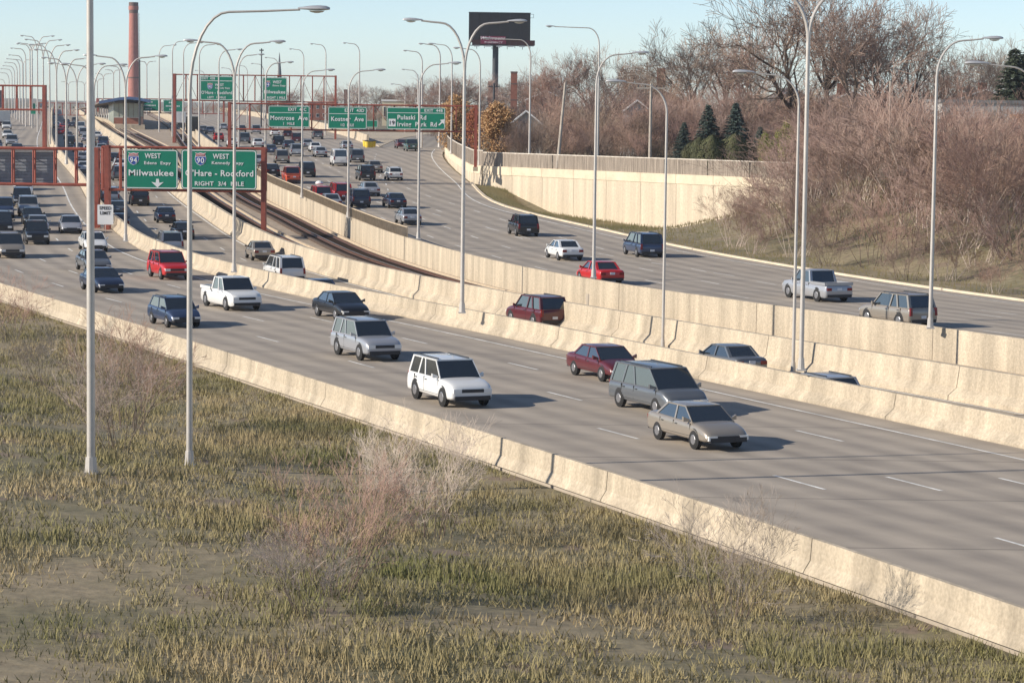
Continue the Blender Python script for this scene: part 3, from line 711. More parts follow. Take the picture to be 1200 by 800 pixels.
gantry(113, 140, 116, 126, 1000, 'thin distant gantry just left of the station canopy', [(114.5, g(1000), 0.4), (140, g(1000), 0.4)], 0.18, 4, m=REDST)
# grey backs of the signs for oncoming traffic
def back_sign(px0, px1, y0, y1, D, label):
    a = P(px0, y1, D); b = P(px1, y0, D); w_, h = b.x - a.x, b.z - a.z
    t = thing('overhead_sign', label, 'road sign', ((a.x + b.x) / 2, D, (a.z + b.z) / 2), group='grey sign backs seen from behind')
    MB().box(-w_/2, w_/2, 0.02, 0.06, -h/2, h/2).build('board', BACK, t)
    n = max(3, int(h / 0.27))
    for i in range(n):
        z = -h/2 + h * (i + 0.5) / n
        MB().box(-w_/2, w_/2, -0.055, 0.018, z - h / n * 0.34, z + h / n * 0.34).build('rib', BACK, t)
back_sign(-50, 41, 175.5, 215, 232.9, 'grey ribbed sign back at the left edge of the frame')
back_sign(41.8, 65, 175.5, 215, 232.9, 'grey ribbed sign back nearest the cream divider wall')
back_sign(-24, 3.5, 106, 126, 401.5, 'dark sign back on the upper left gantry')
# speed limit sign
def speed():
    p = P(123.5, 251.5, 226); z0 = g(226) + OX
    t = thing('speed_limit_sign', 'small white speed limit sign at the foot of the red gantry post', 'road sign', (p.x, 226, z0))
    MB().tube([(0, 0.03, 0), (0, 0.03, p.z - z0 + 0.5)], 0.035, 6).build('post', GALV, t)
    zc = p.z - z0; b = plate(rrect(1.35, 1.7, 0.08), -0.02, 0.0, 'board', WHITE, t, (0, 0, zc))
    put_text(b, 'SPEED', 0, 0.56, 0.27, 1.0, BLACK, y=-0.03); put_text(b, 'LIMIT', 0, 0.14, 0.27, 0.9, BLACK, y=-0.03)
speed()
def small_sign(px, y0, y1, wpx, D, m, label, base=None):
    a = P(px, y0, D); b = P(px, y1, D); w_ = wpx * D / FPX; z0 = base if base is not None else g(D)
    t = thing('roadside_sign', label, 'road sign', (a.x, D, z0)); h = a.z - b.z
    ring_ = plate(rrect(w_, h, 0.05), -0.03, 0.0, 'board', m, t, (0, 0, (a.z + b.z) / 2 - z0))
    ring(w_ * 0.97, h * 0.96, 0.05, 0.04 * h, -0.03, -0.04, 'border', WHITE, ring_)
    for k in (-0.3, 0.3): MB().tube([(k * w_, 0.05, 0), (k * w_, 0.05, a.z - z0)], 0.05, 6).build('post', GALV, t)
small_sign(436, 141, 149.5, 13, 520, GREEN, 'green exit sign standing in the gore behind the gantry')
small_sign(40, 121, 128.5, 3.6, 560, GREEN, 'small green square sign above the left divider wall', wz(560))
small_sign(39, 129.5, 134, 6, 545, GREEN, 'small green sign beneath the square one at the left', wz(545))

# ------------------------------------------------------------------ vehicles
PC = {}
def paint(name, c, metal=0.0):
    if name not in PC:
        PC[name] = mat('paint_' + name, c, 0.28, metal=metal, coat=0.5)
    return PC[name]
COLORS = {'white': (0.72, 0.72, 0.70), 'black': (0.015, 0.016, 0.018), 'silver': (0.40, 0.41, 0.43), 'tan': (0.33, 0.29, 0.24), 'grey': (0.16, 0.17, 0.18), 'blue': (0.05, 0.075, 0.14), 'navy': (0.02, 0.03, 0.06),
          'red': (0.50, 0.02, 0.02), 'orange': (0.62, 0.10, 0.04), 'maroon': (0.10, 0.015, 0.02), 'green': (0.04, 0.09, 0.08)}
for k, c in COLORS.items(): paint(k, c, 0.35 if k in ('silver', 'tan', 'grey', 'blue') else 0.0)
# length, width, height, belt, bonnet height, tail height, cabin stations (rear base, rear top, front top, front base), wheel radius, wheel y
SPEC = {
 'sedan':   (4.75, 1.80, 1.44, 0.94, 0.80, 0.98, (-1.72, -1.02, 0.42, 1.22), .33, (-1.38, 1.42)),
 'hatch':   (4.30, 1.76, 1.52, 0.96, 0.84, 1.02, (-2.02, -1.55, 0.55, 1.25), .32, (-1.28, 1.30)),
 'suv':     (4.80, 1.90, 1.78, 1.10, 1.02, 1.08, (-2.30, -2.02, 0.45, 1.12), .38, (-1.42, 1.46)),
 'minivan': (5.05, 1.97, 1.78, 1.04, 0.92, 1.02, (-2.45, -2.15, 0.75, 1.65), .35, (-1.52, 1.55)),
 'van':     (5.50, 2.02, 2.15, 1.25, 1.08, 1.25, (-2.68, -2.58, 1.25, 1.90), .37, (-1.65, 1.75)),
 'pickup':  (5.50, 1.98, 1.82, 1.12, 1.05, 1.02, (-0.85, -0.60, 0.75, 1.35), .39, (-1.70, 1.75)),
}
def make_vehicle(kd):
    L_, W_, H_, belt, bon, tail, cab, wr, wy = SPEC[kd]
    name = {'sedan': 'sedan_car', 'hatch': 'hatchback_car', 'suv': 'suv_car', 'minivan': 'minivan', 'van': 'cargo_van', 'pickup': 'pickup_truck'}[kd]
    root = bpy.data.objects.new(name, None)
    COL.objects.link(root)
    pm = PC['white']
    def body_part(mb, nm, par=root, smooth=True, sub=False):
        o = mb.build(nm, pm, par, smooth)
        if sub:
            o.data.polygons.foreach_set('use_smooth', [True] * len(o.data.polygons)); a_ = o.data.attributes.get('sharp_edge')
            if a_: o.data.attributes.remove(a_)
            sm_ = o.modifiers.new('round', 'SUBSURF'); sm_.levels = 1; sm_.render_levels = 2
        o.material_slots[0].link = 'OBJECT'; o.material_slots[0].material = pm; return o
    hw = W_ / 2; zb = 0.26
    st = [(-L_/2, .86, zb + .12, tail - .22), (-L_/2 + .06, .93, zb + .05, tail - .06), (-L_/2 + .22, .97, zb, tail), (cab[0], 1.0, zb, max(tail, belt - .02) if kd != 'pickup' else tail),
          (0, 1.0, zb, belt), (cab[3] - .15, 1.0, zb, belt - .02), (cab[3] + .35, .99, zb, (belt + bon) / 2 + .01), (L_/2 - .35, .96, zb, bon - .05), (L_/2 - .10, .91, zb + .04, bon - .17), (L_/2, .84, zb + .12, bon - .33)]
    st = sorted(st, key=lambda s_: s_[0])
    rings = []
    for y, k, z0, z1 in st:
        a = hw * k; zm = z0 + (z1 - z0) * .55
        h = [(a * .92, z0), (a * 1.0, z0 + .10), (a * 1.01, zm), (a * .985, z1 - .12), (a * .93, z1 - .01), (a * .6, z1 + .02)]
        rings.append([(x, y, z) for x, z in h] + [(-x, y, z) for x, z in reversed(h)])
    mb = MB().loft(rings)
    if kd == 'pickup':   # open bed: rails above the floor
        mb.box(-hw + .02, -hw + .12, -L_/2 + .08, cab[0] - .05, tail - .02, tail + .16).box(hw - .12, hw - .02, -L_/2 + .08, cab[0] - .05, tail - .02, tail + .16).box(-hw + .12, hw - .12, -L_/2 + .05, -L_/2 + .12, tail - .02, tail + .16)
    body_part(mb, 'body', sub=kd != 'pickup')
    # greenhouse: glass, roof, pillars
    r0, r1, f1, f0 = cab; wb = hw * .90; wt = hw * (.74 if kd == 'sedan' else .80); zt = H_ - .05; zl = belt - .05
    gl_ = MB().frustum([(-wb, r0, zl), (wb, r0, zl), (wb, f0, zl), (-wb, f0, zl)], [(-wt, r1, zt), (wt, r1, zt), (wt, f1, zt), (-wt, f1, zt)])
    gl_.build('windows', GLASS, root)
    rf = MB().loft([[(-wt - .02, y, zt - .01), (-wt * .7, y, zt + dz), (wt * .7, y, zt + dz), (wt + .02, y, zt - .01)] for y, dz in ((r1 - .03, .0), (r1 + .18, .045), ((r1 + f1) / 2, .06), (f1 - .2, .04), (f1 + .02, .0))])
    body_part(rf, 'roof')
    pl = MB()
    for sx in (-1, 1):
        o_ = .012 * sx
        def pil(yb, yt, wd):
            pl.frustum([(sx * wb + o_ - .03, yb - wd, zl), (sx * wb + o_ + .01, yb - wd, zl), (sx * wb + o_ + .01, yb + wd, zl), (sx * wb + o_ - .03, yb + wd, zl)],
                       [(sx * wt + o_ - .03, yt - wd, zt), (sx * wt + o_ + .01, yt - wd, zt), (sx * wt + o_ + .01, yt + wd, zt), (sx * wt + o_ - .03, yt + wd, zt)])
        pil(r0 + .06, r1 + .06, .075); pil(f0 - .04, f1 - .04, .04); m0 = (r0 + f0) / 2; pil(m0 + .1, (r1 + f1) / 2 + .1, .05)
        if kd in ('suv', 'minivan', 'van'): pil(r0 + 1.05, r1 + 1.0, .06)
        if kd == 'van': pl.box(sx * wt - .02 * sx - .05, sx * wt + .03 * sx + .04, r1 + .1, -.1, belt - .02, zt)
    # tail panel below the rear window edge and around it
    pl.frustum([(-wb, r0 - .02, zl), (-wb + .13, r0 - .02, zl), (-wb + .13, r0 + .05, zl), (-wb, r0 + .05, zl)], [(-wt, r1 - .02, zt), (-wt + .1, r1 - .02, zt), (-wt + .1, r1 + .05, zt), (-wt, r1 + .05, zt)])
    pl.frustum([(wb - .13, r0 - .02, zl), (wb, r0 - .02, zl), (wb, r0 + .05, zl), (wb - .13, r0 + .05, zl)], [(wt - .1, r1 - .02, zt), (wt, r1 - .02, zt), (wt, r1 + .05, zt), (wt - .1, r1 + .05, zt)])
    for a_, b_, z_ in (((-wb, r0), (wb, r0), zl), ((-wb, f0), (wb, f0), zl), ((-wb, r0), (-wb, f0), zl), ((wb, r0), (wb, f0), zl), ((-wt, r1), (wt, r1), zt), ((-wt, f1), (wt, f1), zt), ((-wt, r1), (-wt, f1), zt), ((wt, r1), (wt, f1), zt)):
        pl.tube([(a_[0], a_[1], z_), (b_[0], b_[1], z_)], .035, 4)
    body_part(pl, 'cabin_frame', smooth=False)
    for sx in (-1, 1):
        m0 = (r0 + f0) / 2 + .1
        sm2 = MB()
        for y in ((m0, f0 - .1, m0 - 1.05) if kd != 'van' else (f0 - .95, f0 - .05)):
            sm2.box(sx * hw * .96 - .035, sx * hw * .96 + .035, y - .008, y + .008, zb + .18, belt - .08)
        sm2.box(sx * hw * .96 - .03, sx * hw * .96 + .035, min(m0 - 1.05, m0), f0 - .1, zb + .17, zb + .185)
        sm2.build('door_seam', PLASTIC, root)
        for y in (m0 + .22, m0 - .85): MB().box(sx * hw * .975 - .03, sx * hw * .975 + .03, y - .09, y + .09, belt - .20, belt - .165).build('door_handle', PLASTIC, root)
    for yy in wy:
        for sx in (-1, 1):
            x = sx * (hw - .10)
            wv = MB().tube([(-.115, 0, 0), (-.09, 0, 0), (.09, 0, 0), (.115, 0, 0)], [wr * .9, wr, wr, wr * .9], 16)
            wo_ = wv.build('wheel', TYRE, root, True, (x, yy, wr))
            MB().tube([(sx * .100, 0, 0), (sx * .124, 0, 0)], [wr * .64, wr * .5], 10).build('rim', RIM, wo_)
            MB().tube([(sx * .112 - .005, 0, 0), (sx * .112 + .005, 0, 0)], [wr * 1.13, wr * 1.13], 16).build('wheel_arch', PLASTIC, root, loc=(x - sx * .03, yy, wr + .03))
    y_r = -L_/2; tz = tail - .26
    tall = kd in ('suv', 'minivan', 'van')
    for sx in (-1, 1):
        if tall:
            MB().frustum([(sx * hw * .86 - .08, y_r - .015, tz - .15), (sx * hw * .86 + .08, y_r - .0, tz - .15), (sx * hw * .86 + .08, y_r + .2, tz - .15), (sx * hw * .86 - .08, y_r + .2, tz - .15)],
                         [(sx * hw * .84 - .07, y_r + .02, tz + .27), (sx * hw * .84 + .07, y_r + .02, tz + .27), (sx * hw * .84 + .07, y_r + .25, tz + .27), (sx * hw * .84 - .07, y_r + .25, tz + .27)]).build('tail_light', TAIL, root)
        else: MB().box(sx * hw * .70 - .16, sx * hw * .70 + .16, y_r - .015, y_r + .14, tz - .07, tz + .10).build('tail_light', TAIL, root)
        MB().box(sx * hw * .68 - .17, sx * hw * .68 + .17, L_/2 - .16, L_/2 + .012, bon - .42, bon - .26).build('headlight', HEAD, root)
        mi = MB().loft([[(sx * (hw * .93) + a, f0 - .25 + b, belt + c) for a, b, c in ((0, -.05, -.02), (0, .05, -.02), (0, .05, .06), (0, -.05, .06))], [(sx * (hw + .16) + a, f0 - .3 + b, belt + .02 + c) for a, b, c in ((0, -.07, -.04), (0, .05, -.04), (0, .05, .13), (0, -.07, .13))]])
        body_part(mi, 'mirror')
    MB().box(-.16, .16, y_r - .018, y_r + .1, tz - (.30 if tall else .04), tz - (.15 if tall else -.11)).build('number_plate', PLATE, root)
    MB().box(-hw * .84, hw * .84, y_r - .03, y_r + .16, zb + .04, zb + .20).build('rear_bumper', PLASTIC, root)
    MB().box(-hw * .55, hw * .55, L_/2 - .16, L_/2 + .008, bon - .40, bon - .27).build('grille', PLASTIC, root)
    MB().box(-hw * .80, hw * .80, L_/2 - .20, L_/2 + .015, zb + .05, zb + .22).build('front_bumper', PLASTIC, root)
    if tall or kd == 'hatch':
        a_ = (zl + .12 - zl) / (zt - zl); b_ = .86
        q = lambda t, s_: (s_ * (wb + (wt - wb) * t) * .86, r0 + (r1 - r0) * t - .022, zl + (zt - zl) * t)
        MB().frustum([q(a_, -1), q(a_, 1), tuple(Vector(q(a_, 1)) + Vector((0, .02, 0))), tuple(Vector(q(a_, -1)) + Vector((0, .02, 0)))], [q(b_, -1), q(b_, 1), tuple(Vector(q(b_, 1)) + Vector((0, .02, 0))), tuple(Vector(q(b_, -1)) + Vector((0, .02, 0)))]).build('rear_window', GLASS, root)
        if kd != 'van': 
            for sx in (-1, 1): MB().box(sx * wt * .86 - .02, sx * wt * .86 + .02, r1 + .2, f1 - .1, zt + .04, zt + .085).build('roof_rack', STEEL, root)
    return root
PROTO = {}
def car(kd, colr, px, py, road, label, group, face=0):
    off = {'L': OL, 'X': OX, 'M': 0}[road]; fc = {'L': Wc, 'X': Wc, 'M': Rc}[road]
    if py > 1000: D = py - 1000; x = fc(D) + px       # placed by distance and lateral offset
    else:
        D = D_at(px, py, off); x = x_at(px, D, g(D) + off)
    rng = random.Random(int(px * 7 + py))
    sl = (fc(D + 4) - fc(D - 4)) / 8
    rz = -math.atan(sl) * -1
    rz = math.atan2(-sl, 1.0) + (math.pi if face else 0) + rng.uniform(-.015, .015)
    pitch = (g(D + 4) - g(D - 4)) / 8
    if kd not in PROTO:
        o = PROTO[kd] = make_vehicle(kd); 
        def setm(o_):
            for s_ in o_.material_slots:
                if s_.link == 'OBJECT': s_.material = PC[colr]
            for c in o_.children: setm(c)
        setm(o); o.location = (x, D, g(D) + off + .015); o.rotation_euler.z = rz
    else: o = copy_tree(PROTO[kd], (x, D, g(D) + off + .015), rz, swap=PC[colr])
    o.rotation_euler.x = math.atan(pitch) * (-1 if face else 1)
    o['label'] = label; o['category'] = 'pickup' if kd == 'pickup' else ('van' if kd in ('van', 'minivan') else 'car'); o['group'] = group
    return o
GM, GX, GL_ = 'vehicles driving away on the main carriageway', 'vehicles queueing in the sunken express lanes', 'oncoming vehicles on the left carriageway'
for a in [
 ('sedan','white',322,160,'white sedan just under the one mile exit sign'), ('sedan','maroon',337,162,'dark maroon sedan right of the white sedan under the exit sign'), ('suv','black',326,172,'black SUV directly below the white sedan'),
 ('suv','maroon',347,168,'dark red brown SUV beside the lamp pole at the exit sign'), ('sedan','white',302,173,'white sedan above the corner of the nearest gantry'), ('sedan','blue',317,181,'dull blue sedan right of the nearest gantry corner'),
 ('minivan','tan',330,191,'tan minivan with a wide dark rear window'), ('sedan','navy',338,175,'navy sedan squeezed between the tan minivan and maroon SUV'), ('suv','silver',347,183,'silver SUV right behind the tan minivan'),
 ('sedan','silver',360,174,'pale silver sedan right of the lamp pole'), ('sedan','white',369,178,'white sedan with a silver sedan close on its right'), ('sedan','silver',375,184,'silver sedan, lowest of the pale trio in the middle lanes'),
 ('sedan','silver',303,194,'silver sedan half hidden by the route 90 sign'), ('sedan','black',318,206,'black sedan beside the red gantry post'), ('pickup','orange',342,214,'bright orange red pickup truck in the left middle lane'),
 ('suv','black',359,207,'black SUV right behind the lamp pole and orange pickup'), ('van','white',397,194,'tall white van with two rear windows'), ('suv','red',375,238,'red SUV with a white bag on its roof'),
 ('sedan','silver',387,244,'silver sedan overlapping the red SUV'), ('minivan','red',398,234,'bright red van left of a lamp pole'), ('sedan','silver',406,176,'silver sedan hidden behind the white van'),
 ('minivan','grey',417,190,'dark grey minivan right of the white van'), ('sedan','tan',438,202,'tan sedan behind the black SUV'), ('suv','black',428,211,'black SUV left of the white SUV'),
 ('hatch','white',461,211,'white crossover car alone in the ramp lane'), ('sedan','silver',432,229,'silver sedan below the black SUV'), ('suv','navy',419,242,'navy SUV at the foot of the silver sedan'),
 ('sedan','navy',462,243,'dark blue sedan alone at the lower right of the traffic'), ('sedan','maroon',470,174,'maroon car going up the exit ramp'), ('pickup','green',482,177,'dark blue green pickup on the exit ramp'),
 ('hatch','red',256,166,'dull red hatchback left of the far grey minivan'), ('minivan','grey',286,168,'dark windowed grey minivan left of the white sedan'), ('sedan','grey',238,156,'grey sedan far off beside the black truck'),
 ('sedan','silver',246,157,'silver sedan far off ahead of the red hatchback'), ('sedan','white',272,172,'white car mostly hidden by the gantry chord'), ('suv','grey',372,163,'grey SUV far off near the gore wall'), ('sedan','silver',262,153,'tiny silver sedan farthest up the main road'),
 ('suv','silver',300,157,'tiny silver SUV beyond the white sedan'), ('sedan','black',283,155,'tiny black sedan far up the main road'),
]: car(a[0], a[1], a[2], a[3], 'M', a[4], GM)
for a in [
 ('suv','black',163,240,'black SUV directly under the route 94 sign'), ('sedan','navy',193,260,'navy sedan in the open lane below the signs'), ('sedan','white',114,163,'white sedan beside the median wall near the station'),
 ('suv','blue',121,172,'blue grey SUV close to the median wall'), ('sedan','silver',119,179,'silver sedan behind the blue grey SUV'), ('sedan','black',134,191,'black sedan behind the gantry post in the right queue'),
 ('sedan','white',140,199,'white sedan in the right queue left of the route 94 sign'), ('suv','grey',140,211,'dark grey SUV lowest beside the route 94 sign'), ('suv','silver',129,238,'silver SUV right of the red gantry post'),
 ('sedan','grey',137,252,'grey sedan right above the speed limit sign'), ('sedan','navy',139,268,'navy sedan just below the speed limit sign'), ('suv','black',117,220,'black SUV between the two red gantry posts'),
 ('sedan','silver',97,190,'silver sedan at the thick pole in the left queue'), ('sedan','white',98,202,'white sedan left of the thick pole'), ('suv','black',82,171,'black SUV in the left queue beside the dark wall'),
 ('sedan','navy',92,178,'navy sedan behind the black SUV in the left queue'), ('sedan','grey',80,163,'grey sedan ahead of the black SUV in the left queue'), ('hatch','red',71,159,'red hatchback in the left queue'),
 ('sedan','red',74,152,'small red sedan far up the left queue'), ('sedan','white',67,150,'small white sedan at the top of the left queue'), ('van','white',95,154,'white van far up the right queue'),
 ('minivan','silver',98,160,'silver minivan behind the white van'), ('sedan','navy',84,150,'tiny navy sedan far up the right queue'), ('sedan','black',78,146,'tiny black sedan at the crest of the express lanes'), ('suv','grey',88,145,'tiny grey SUV at the crest of the express lanes'),
 ('sedan','silver',101,167,'silver sedan between the two queues'), ('sedan','black',107,171,'black sedan between the two queues'), ('suv','white',104,184,'white SUV right behind the thick pole'),
]: car(a[0], a[1], a[2], a[3], 'X', a[4], GX)
for a in [
 ('suv','white',8,152,'white SUV farthest up at the left edge'), ('sedan','white',9,162,'white sedan second in the upper left row'), ('suv','silver',14,171,'grey silver SUV nearest in the upper left row'),
 ('suv','white',28,230,'white SUV just under the left gantry'), ('suv','black',26,241,'black SUV below the white one on the left road'), ('suv','silver',33,252,'silver SUV third below the left gantry'),
 ('sedan','black',38,262,'black sedan fourth below the left gantry'), ('pickup','blue',3,254,'blue pickup at the very left edge'), ('van','silver',3,146,'silver van at the far upper left edge'),
 ('sedan','grey',-4,175,'grey sedan cut by the left edge'), ('sedan','silver',-15,232,'silver sedan beside the white SUV at the left'), ('sedan','navy',20,180,'navy sedan just above the left gantry'),
 ('hatch','grey',21,196,'grey hatchback glimpsed between the ribbed sign backs'), ('suv','silver',24,213,'silver SUV glimpsed at the bottom chord of the left gantry'),
('sedan','white',26,222,'white sedan hidden by the lower chord of the left gantry'), ('sedan','grey',-19,246,'grey sedan second column at the left edge'), ('suv','maroon',-14,262,'maroon SUV beside the black SUV at the left'), ('sedan','silver',44,272,'silver sedan fifth below the left gantry'),
  ('sedan','silver',22,204,'silver sedan behind the ribbed sign backs'),  
   ('minivan','black',1,272,'black minivan at the left edge below the pickup'),
]: car(a[0], a[1], a[2], a[3], 'L', a[4], GL_, 1)
# traffic carried on into the part of the frame that the damaged file does not show: lateral offset from the road curve, 1000 + distance
for a in [
 ('M','sedan','silver',6.0,1238,'silver sedan in the left lane ahead of the gap'), ('M','suv','black',13.5,1225,'black SUV in the third lane of the near traffic'), ('M','sedan','white',9.6,1196,'white sedan in the second lane of the near traffic'), ('M','minivan','blue',17.0,1201,'blue minivan nearing the ramp lane'),
 ('M','sedan','red',4.6,1172,'red sedan hugging the railway barrier'), ('M','pickup','silver',12.8,1160,'silver pickup in the near middle lane'), ('M','suv','tan',6.2,1142,'tan SUV nearest the railway barrier'), ('M','sedan','navy',10.5,1133,'navy sedan in the near right traffic'),
 ('X','sedan','black',5.6,1232,'black sedan in the middle express lane'), ('X','suv','silver',2.6,1214,'silver SUV near the divider wall in the express lanes'), ('X','sedan','tan',9.0,1208,'tan sedan beside the median wall'), ('X','minivan','white',5.9,1186,'white minivan in the middle express lane'),
 ('X','sedan','blue',2.7,1168,'blue sedan close to the divider wall'), ('X','suv','maroon',9.2,1152,'maroon SUV close to the median wall'), ('X','sedan','grey',6.0,1126,'grey sedan nearest in the express lanes'), ('X','hatch','silver',2.6,1112,'silver hatchback nearest the divider wall'),
]: car(a[1], a[2], a[3], a[4], a[0], a[5], GM if a[0] == 'M' else GX)
for a in [('sedan','silver',-4.6,1226,'silver sedan in the near lane beside the divider wall'), ('suv','black',-8.3,1212,'black SUV in the near second lane of the left road'), ('sedan','white',-4.6,1204,'white sedan beside the divider wall on the left road'), ('minivan','tan',-12.0,1196,'tan minivan in the near third lane of the left road'),
          ('sedan','grey',-8.3,1182,'grey sedan in the near second lane'), ('suv','red',-4.6,1176,'red SUV beside the divider wall'), ('sedan','navy',-12.1,1164,'navy sedan in the near third lane'), ('pickup','white',-8.4,1152,'white pickup in the near second lane'),
          ('sedan','black',-4.6,1146,'black sedan beside the wall at the tall double lamp'), ('hatch','blue',-15.9,1140,'blue hatchback in the outer lane by the grass'), ('suv','silver',-12.1,1124,'silver SUV in the near third lane'), ('sedan','maroon',-4.7,1116,'maroon sedan nearest the divider wall'),
          ('minivan','grey',-8.4,1104,'grey minivan in the near second lane'), ('sedan','tan',-12.1,1094,'tan sedan passing the near grass verge'), ('suv','white',-15.8,1106,'white SUV in the outer lane by the grass')]:
    car(a[0], a[1], a[2], a[3], 'L', a[4], GL_, 1)
# roof load of the red SUV and far trucks
D = D_at(375, 238, 0); x = x_at(375, D, g(D))
bgm = MB().loft([[(r_ * math.cos(a) * 1.1, r_ * math.sin(a) * .8 , z) for a in [2 * math.pi * i / 10 for i in range(10)]] for r_, z in ((.30, 0), (.38, .10), (.30, .26), (.14, .36))])
o = bgm.build('roof_bag', WHITE, None, True, (x - .1, D + .3, g(D) + 1.88)); o['label'] = 'white bag tied on the roof of the red SUV'; o['category'] = 'bag'
def box_truck(px, py, road, boxm, cabm, label, L_=7.5, h=3.4):
    off = {'L': OL, 'X': OX, 'M': 0}[road]; fc = {'L': Wc, 'X': Wc, 'M': Rc}[road]
    D = D_at(px, py, off); x = x_at(px, D, g(D) + off); sl = (fc(D + 4) - fc(D - 4)) / 8
    t = thing('box_truck', label, 'truck', (x, D, g(D) + off), math.atan2(-sl, 1))
    MB().box(-1.22, 1.22, -L_/2, L_/2 - 2, 1.0, h).build('cargo_box', boxm, t); MB().box(-.5, .5, -L_/2, L_/2, .55, .98).build('chassis', BLACK, t)
    for sx in (-1, 1): MB().box(sx * .6 - .5, sx * .6 + .5, -L_/2 - .03, -L_/2 - .005, 1.1, h - .1).build('rear_door', boxm, t); MB().box(sx - .1, sx + .1, -L_/2 - .05, -L_/2 + .02, .75, .9).build('tail_light', TAIL, t)
    MB().frustum([(-1.1, L_/2 - 1.95, .6), (1.1, L_/2 - 1.95, .6), (1.1, L_/2, .6), (-1.1, L_/2, .6)], [(-1.0, L_/2 - 1.95, 2.5), (1.0, L_/2 - 1.95, 2.5), (1.0, L_/2 - .5, 2.5), (-1.0, L_/2 - .5, 2.5)]).build('cab', cabm, t)
    for yy in (-L_/2 + 1.4, L_/2 - 1.0):
        for sx in (-1, 1): MB().tube([(sx * 1.0 - .15, yy, .5), (sx * 1.0 + .15, yy, .5)], .5, 14).build('wheel', TYRE, t)
box_truck(211, 149, 'M', PC['white'], PC['white'], 'white box truck far off behind the far gantry post')
box_truck(225, 157, 'M', PC['black'], PC['black'], 'black box truck right of the white one')
box_truck(6, 147.5, 'L', PC['silver'], PC['grey'], 'long grey truck at the upper left edge behind the white SUV', 9)

# crash barrels
for i, (px, py) in enumerate(((428.5, 172), (431, 173), (434, 173), (437, 172.5))):
    D = D_at(px, py, 0.05); x = x_at(px, D, g(D))
    t = thing('crash_barrel', 'yellow sand filled crash barrel with a dark lid at the gore wall', 'crash barrel', (x, D, g(D) + .06), group='yellow crash barrels at the gore')
    MB().tube([(0, 0, 0), (0, 0, .2), (0, 0, .5), (0, 0, .95)], [.38, .45, .47, .5], 12).build('drum', YEL, t, True); MB().tube([(0, 0, .951), (0, 0, 1.03)], [.53, .48], 12).build('lid', BLACK, t)

# ------------------------------------------------------------------ landmarks and buildings
def stack():
    p = P(156.5, 3, 1240); z0 = g(1240) - 1; H = p.z - z0
    t = thing('chimney_stack', 'tall red brick factory chimney with a sooty crown', 'chimney', (p.x, 1240, z0))
    r1, r0 = 1.95, 2.75
    def seg(a, b, k, m, nm): MB().tube([(0, 0, a * H), (0, 0, b * H)], [(r0 + (r1 - r0) * a) * k, (r0 + (r1 - r0) * b) * k], 20).build(nm, m, t, True)
    seg(0, .30, 1, BRICKS, 'shaft'); seg(.30, .312, 1.03, BRICKD, 'band'); seg(.312, .90, 1, BRICKS, 'shaft'); seg(.90, .93, 1.04, BRICKD, 'band'); seg(.93, .965, 1.17, BRICKS, 'crown'); seg(.965, 1.0, 1.12, BRICKD, 'crown_lip')
    for i in range(30): 
        z = H * (.02 + i * .03)
        if z < .9 * H: MB().tube([(r0, -.6, z), (r0 + .3, -.6, z)], .08, 4).build('rung', STEEL, t)
    for q in (-.9, -.3): MB().tube([(r0 + .3, q, 0), (r1 + .55, q, .9 * H)], .09, 4).build('ladder_rail', STEEL, t)
stack()
def steeple():
    p = P(327.5, 62, 1000); z0 = g(1000); H = p.z - z0
    t = thing('church', 'grey church with a needle sharp steeple behind the far gantry', 'church', (p.x, 1000, z0))
    MB().box(-1.6, 1.6, -1.6, 1.6, 0, H - 20).build('tower', BRICK, t)
    MB().loft([[(r_ * math.cos(a), r_ * math.sin(a), z) for a in [math.pi / 4 * i for i in range(8)]] for r_, z in ((1.65, H - 20), (1.1, H - 12), (.45, H - 4), (.08, H))]).build('spire', SPIRE, t)
    MB().box(-5, 5, 1.7, 22, 0, 3).build('nave', BRICK, t); MB().add([(-5.3, 1.7, 3), (5.3, 1.7, 3), (0, 1.7, 6), (-5.3, 22, 3), (5.3, 22, 3), (0, 22, 6)], [(0, 1, 2), (5, 4, 3), (0, 2, 5, 3), (1, 4, 5, 2)]).build('nave_roof', ROOFG, t)
    for k in (-3.6, 3.6): MB().box(k - .6, k + .6, 1.62, 1.69, 1.0, 2.6).build('window', WIN, t)
steeple()
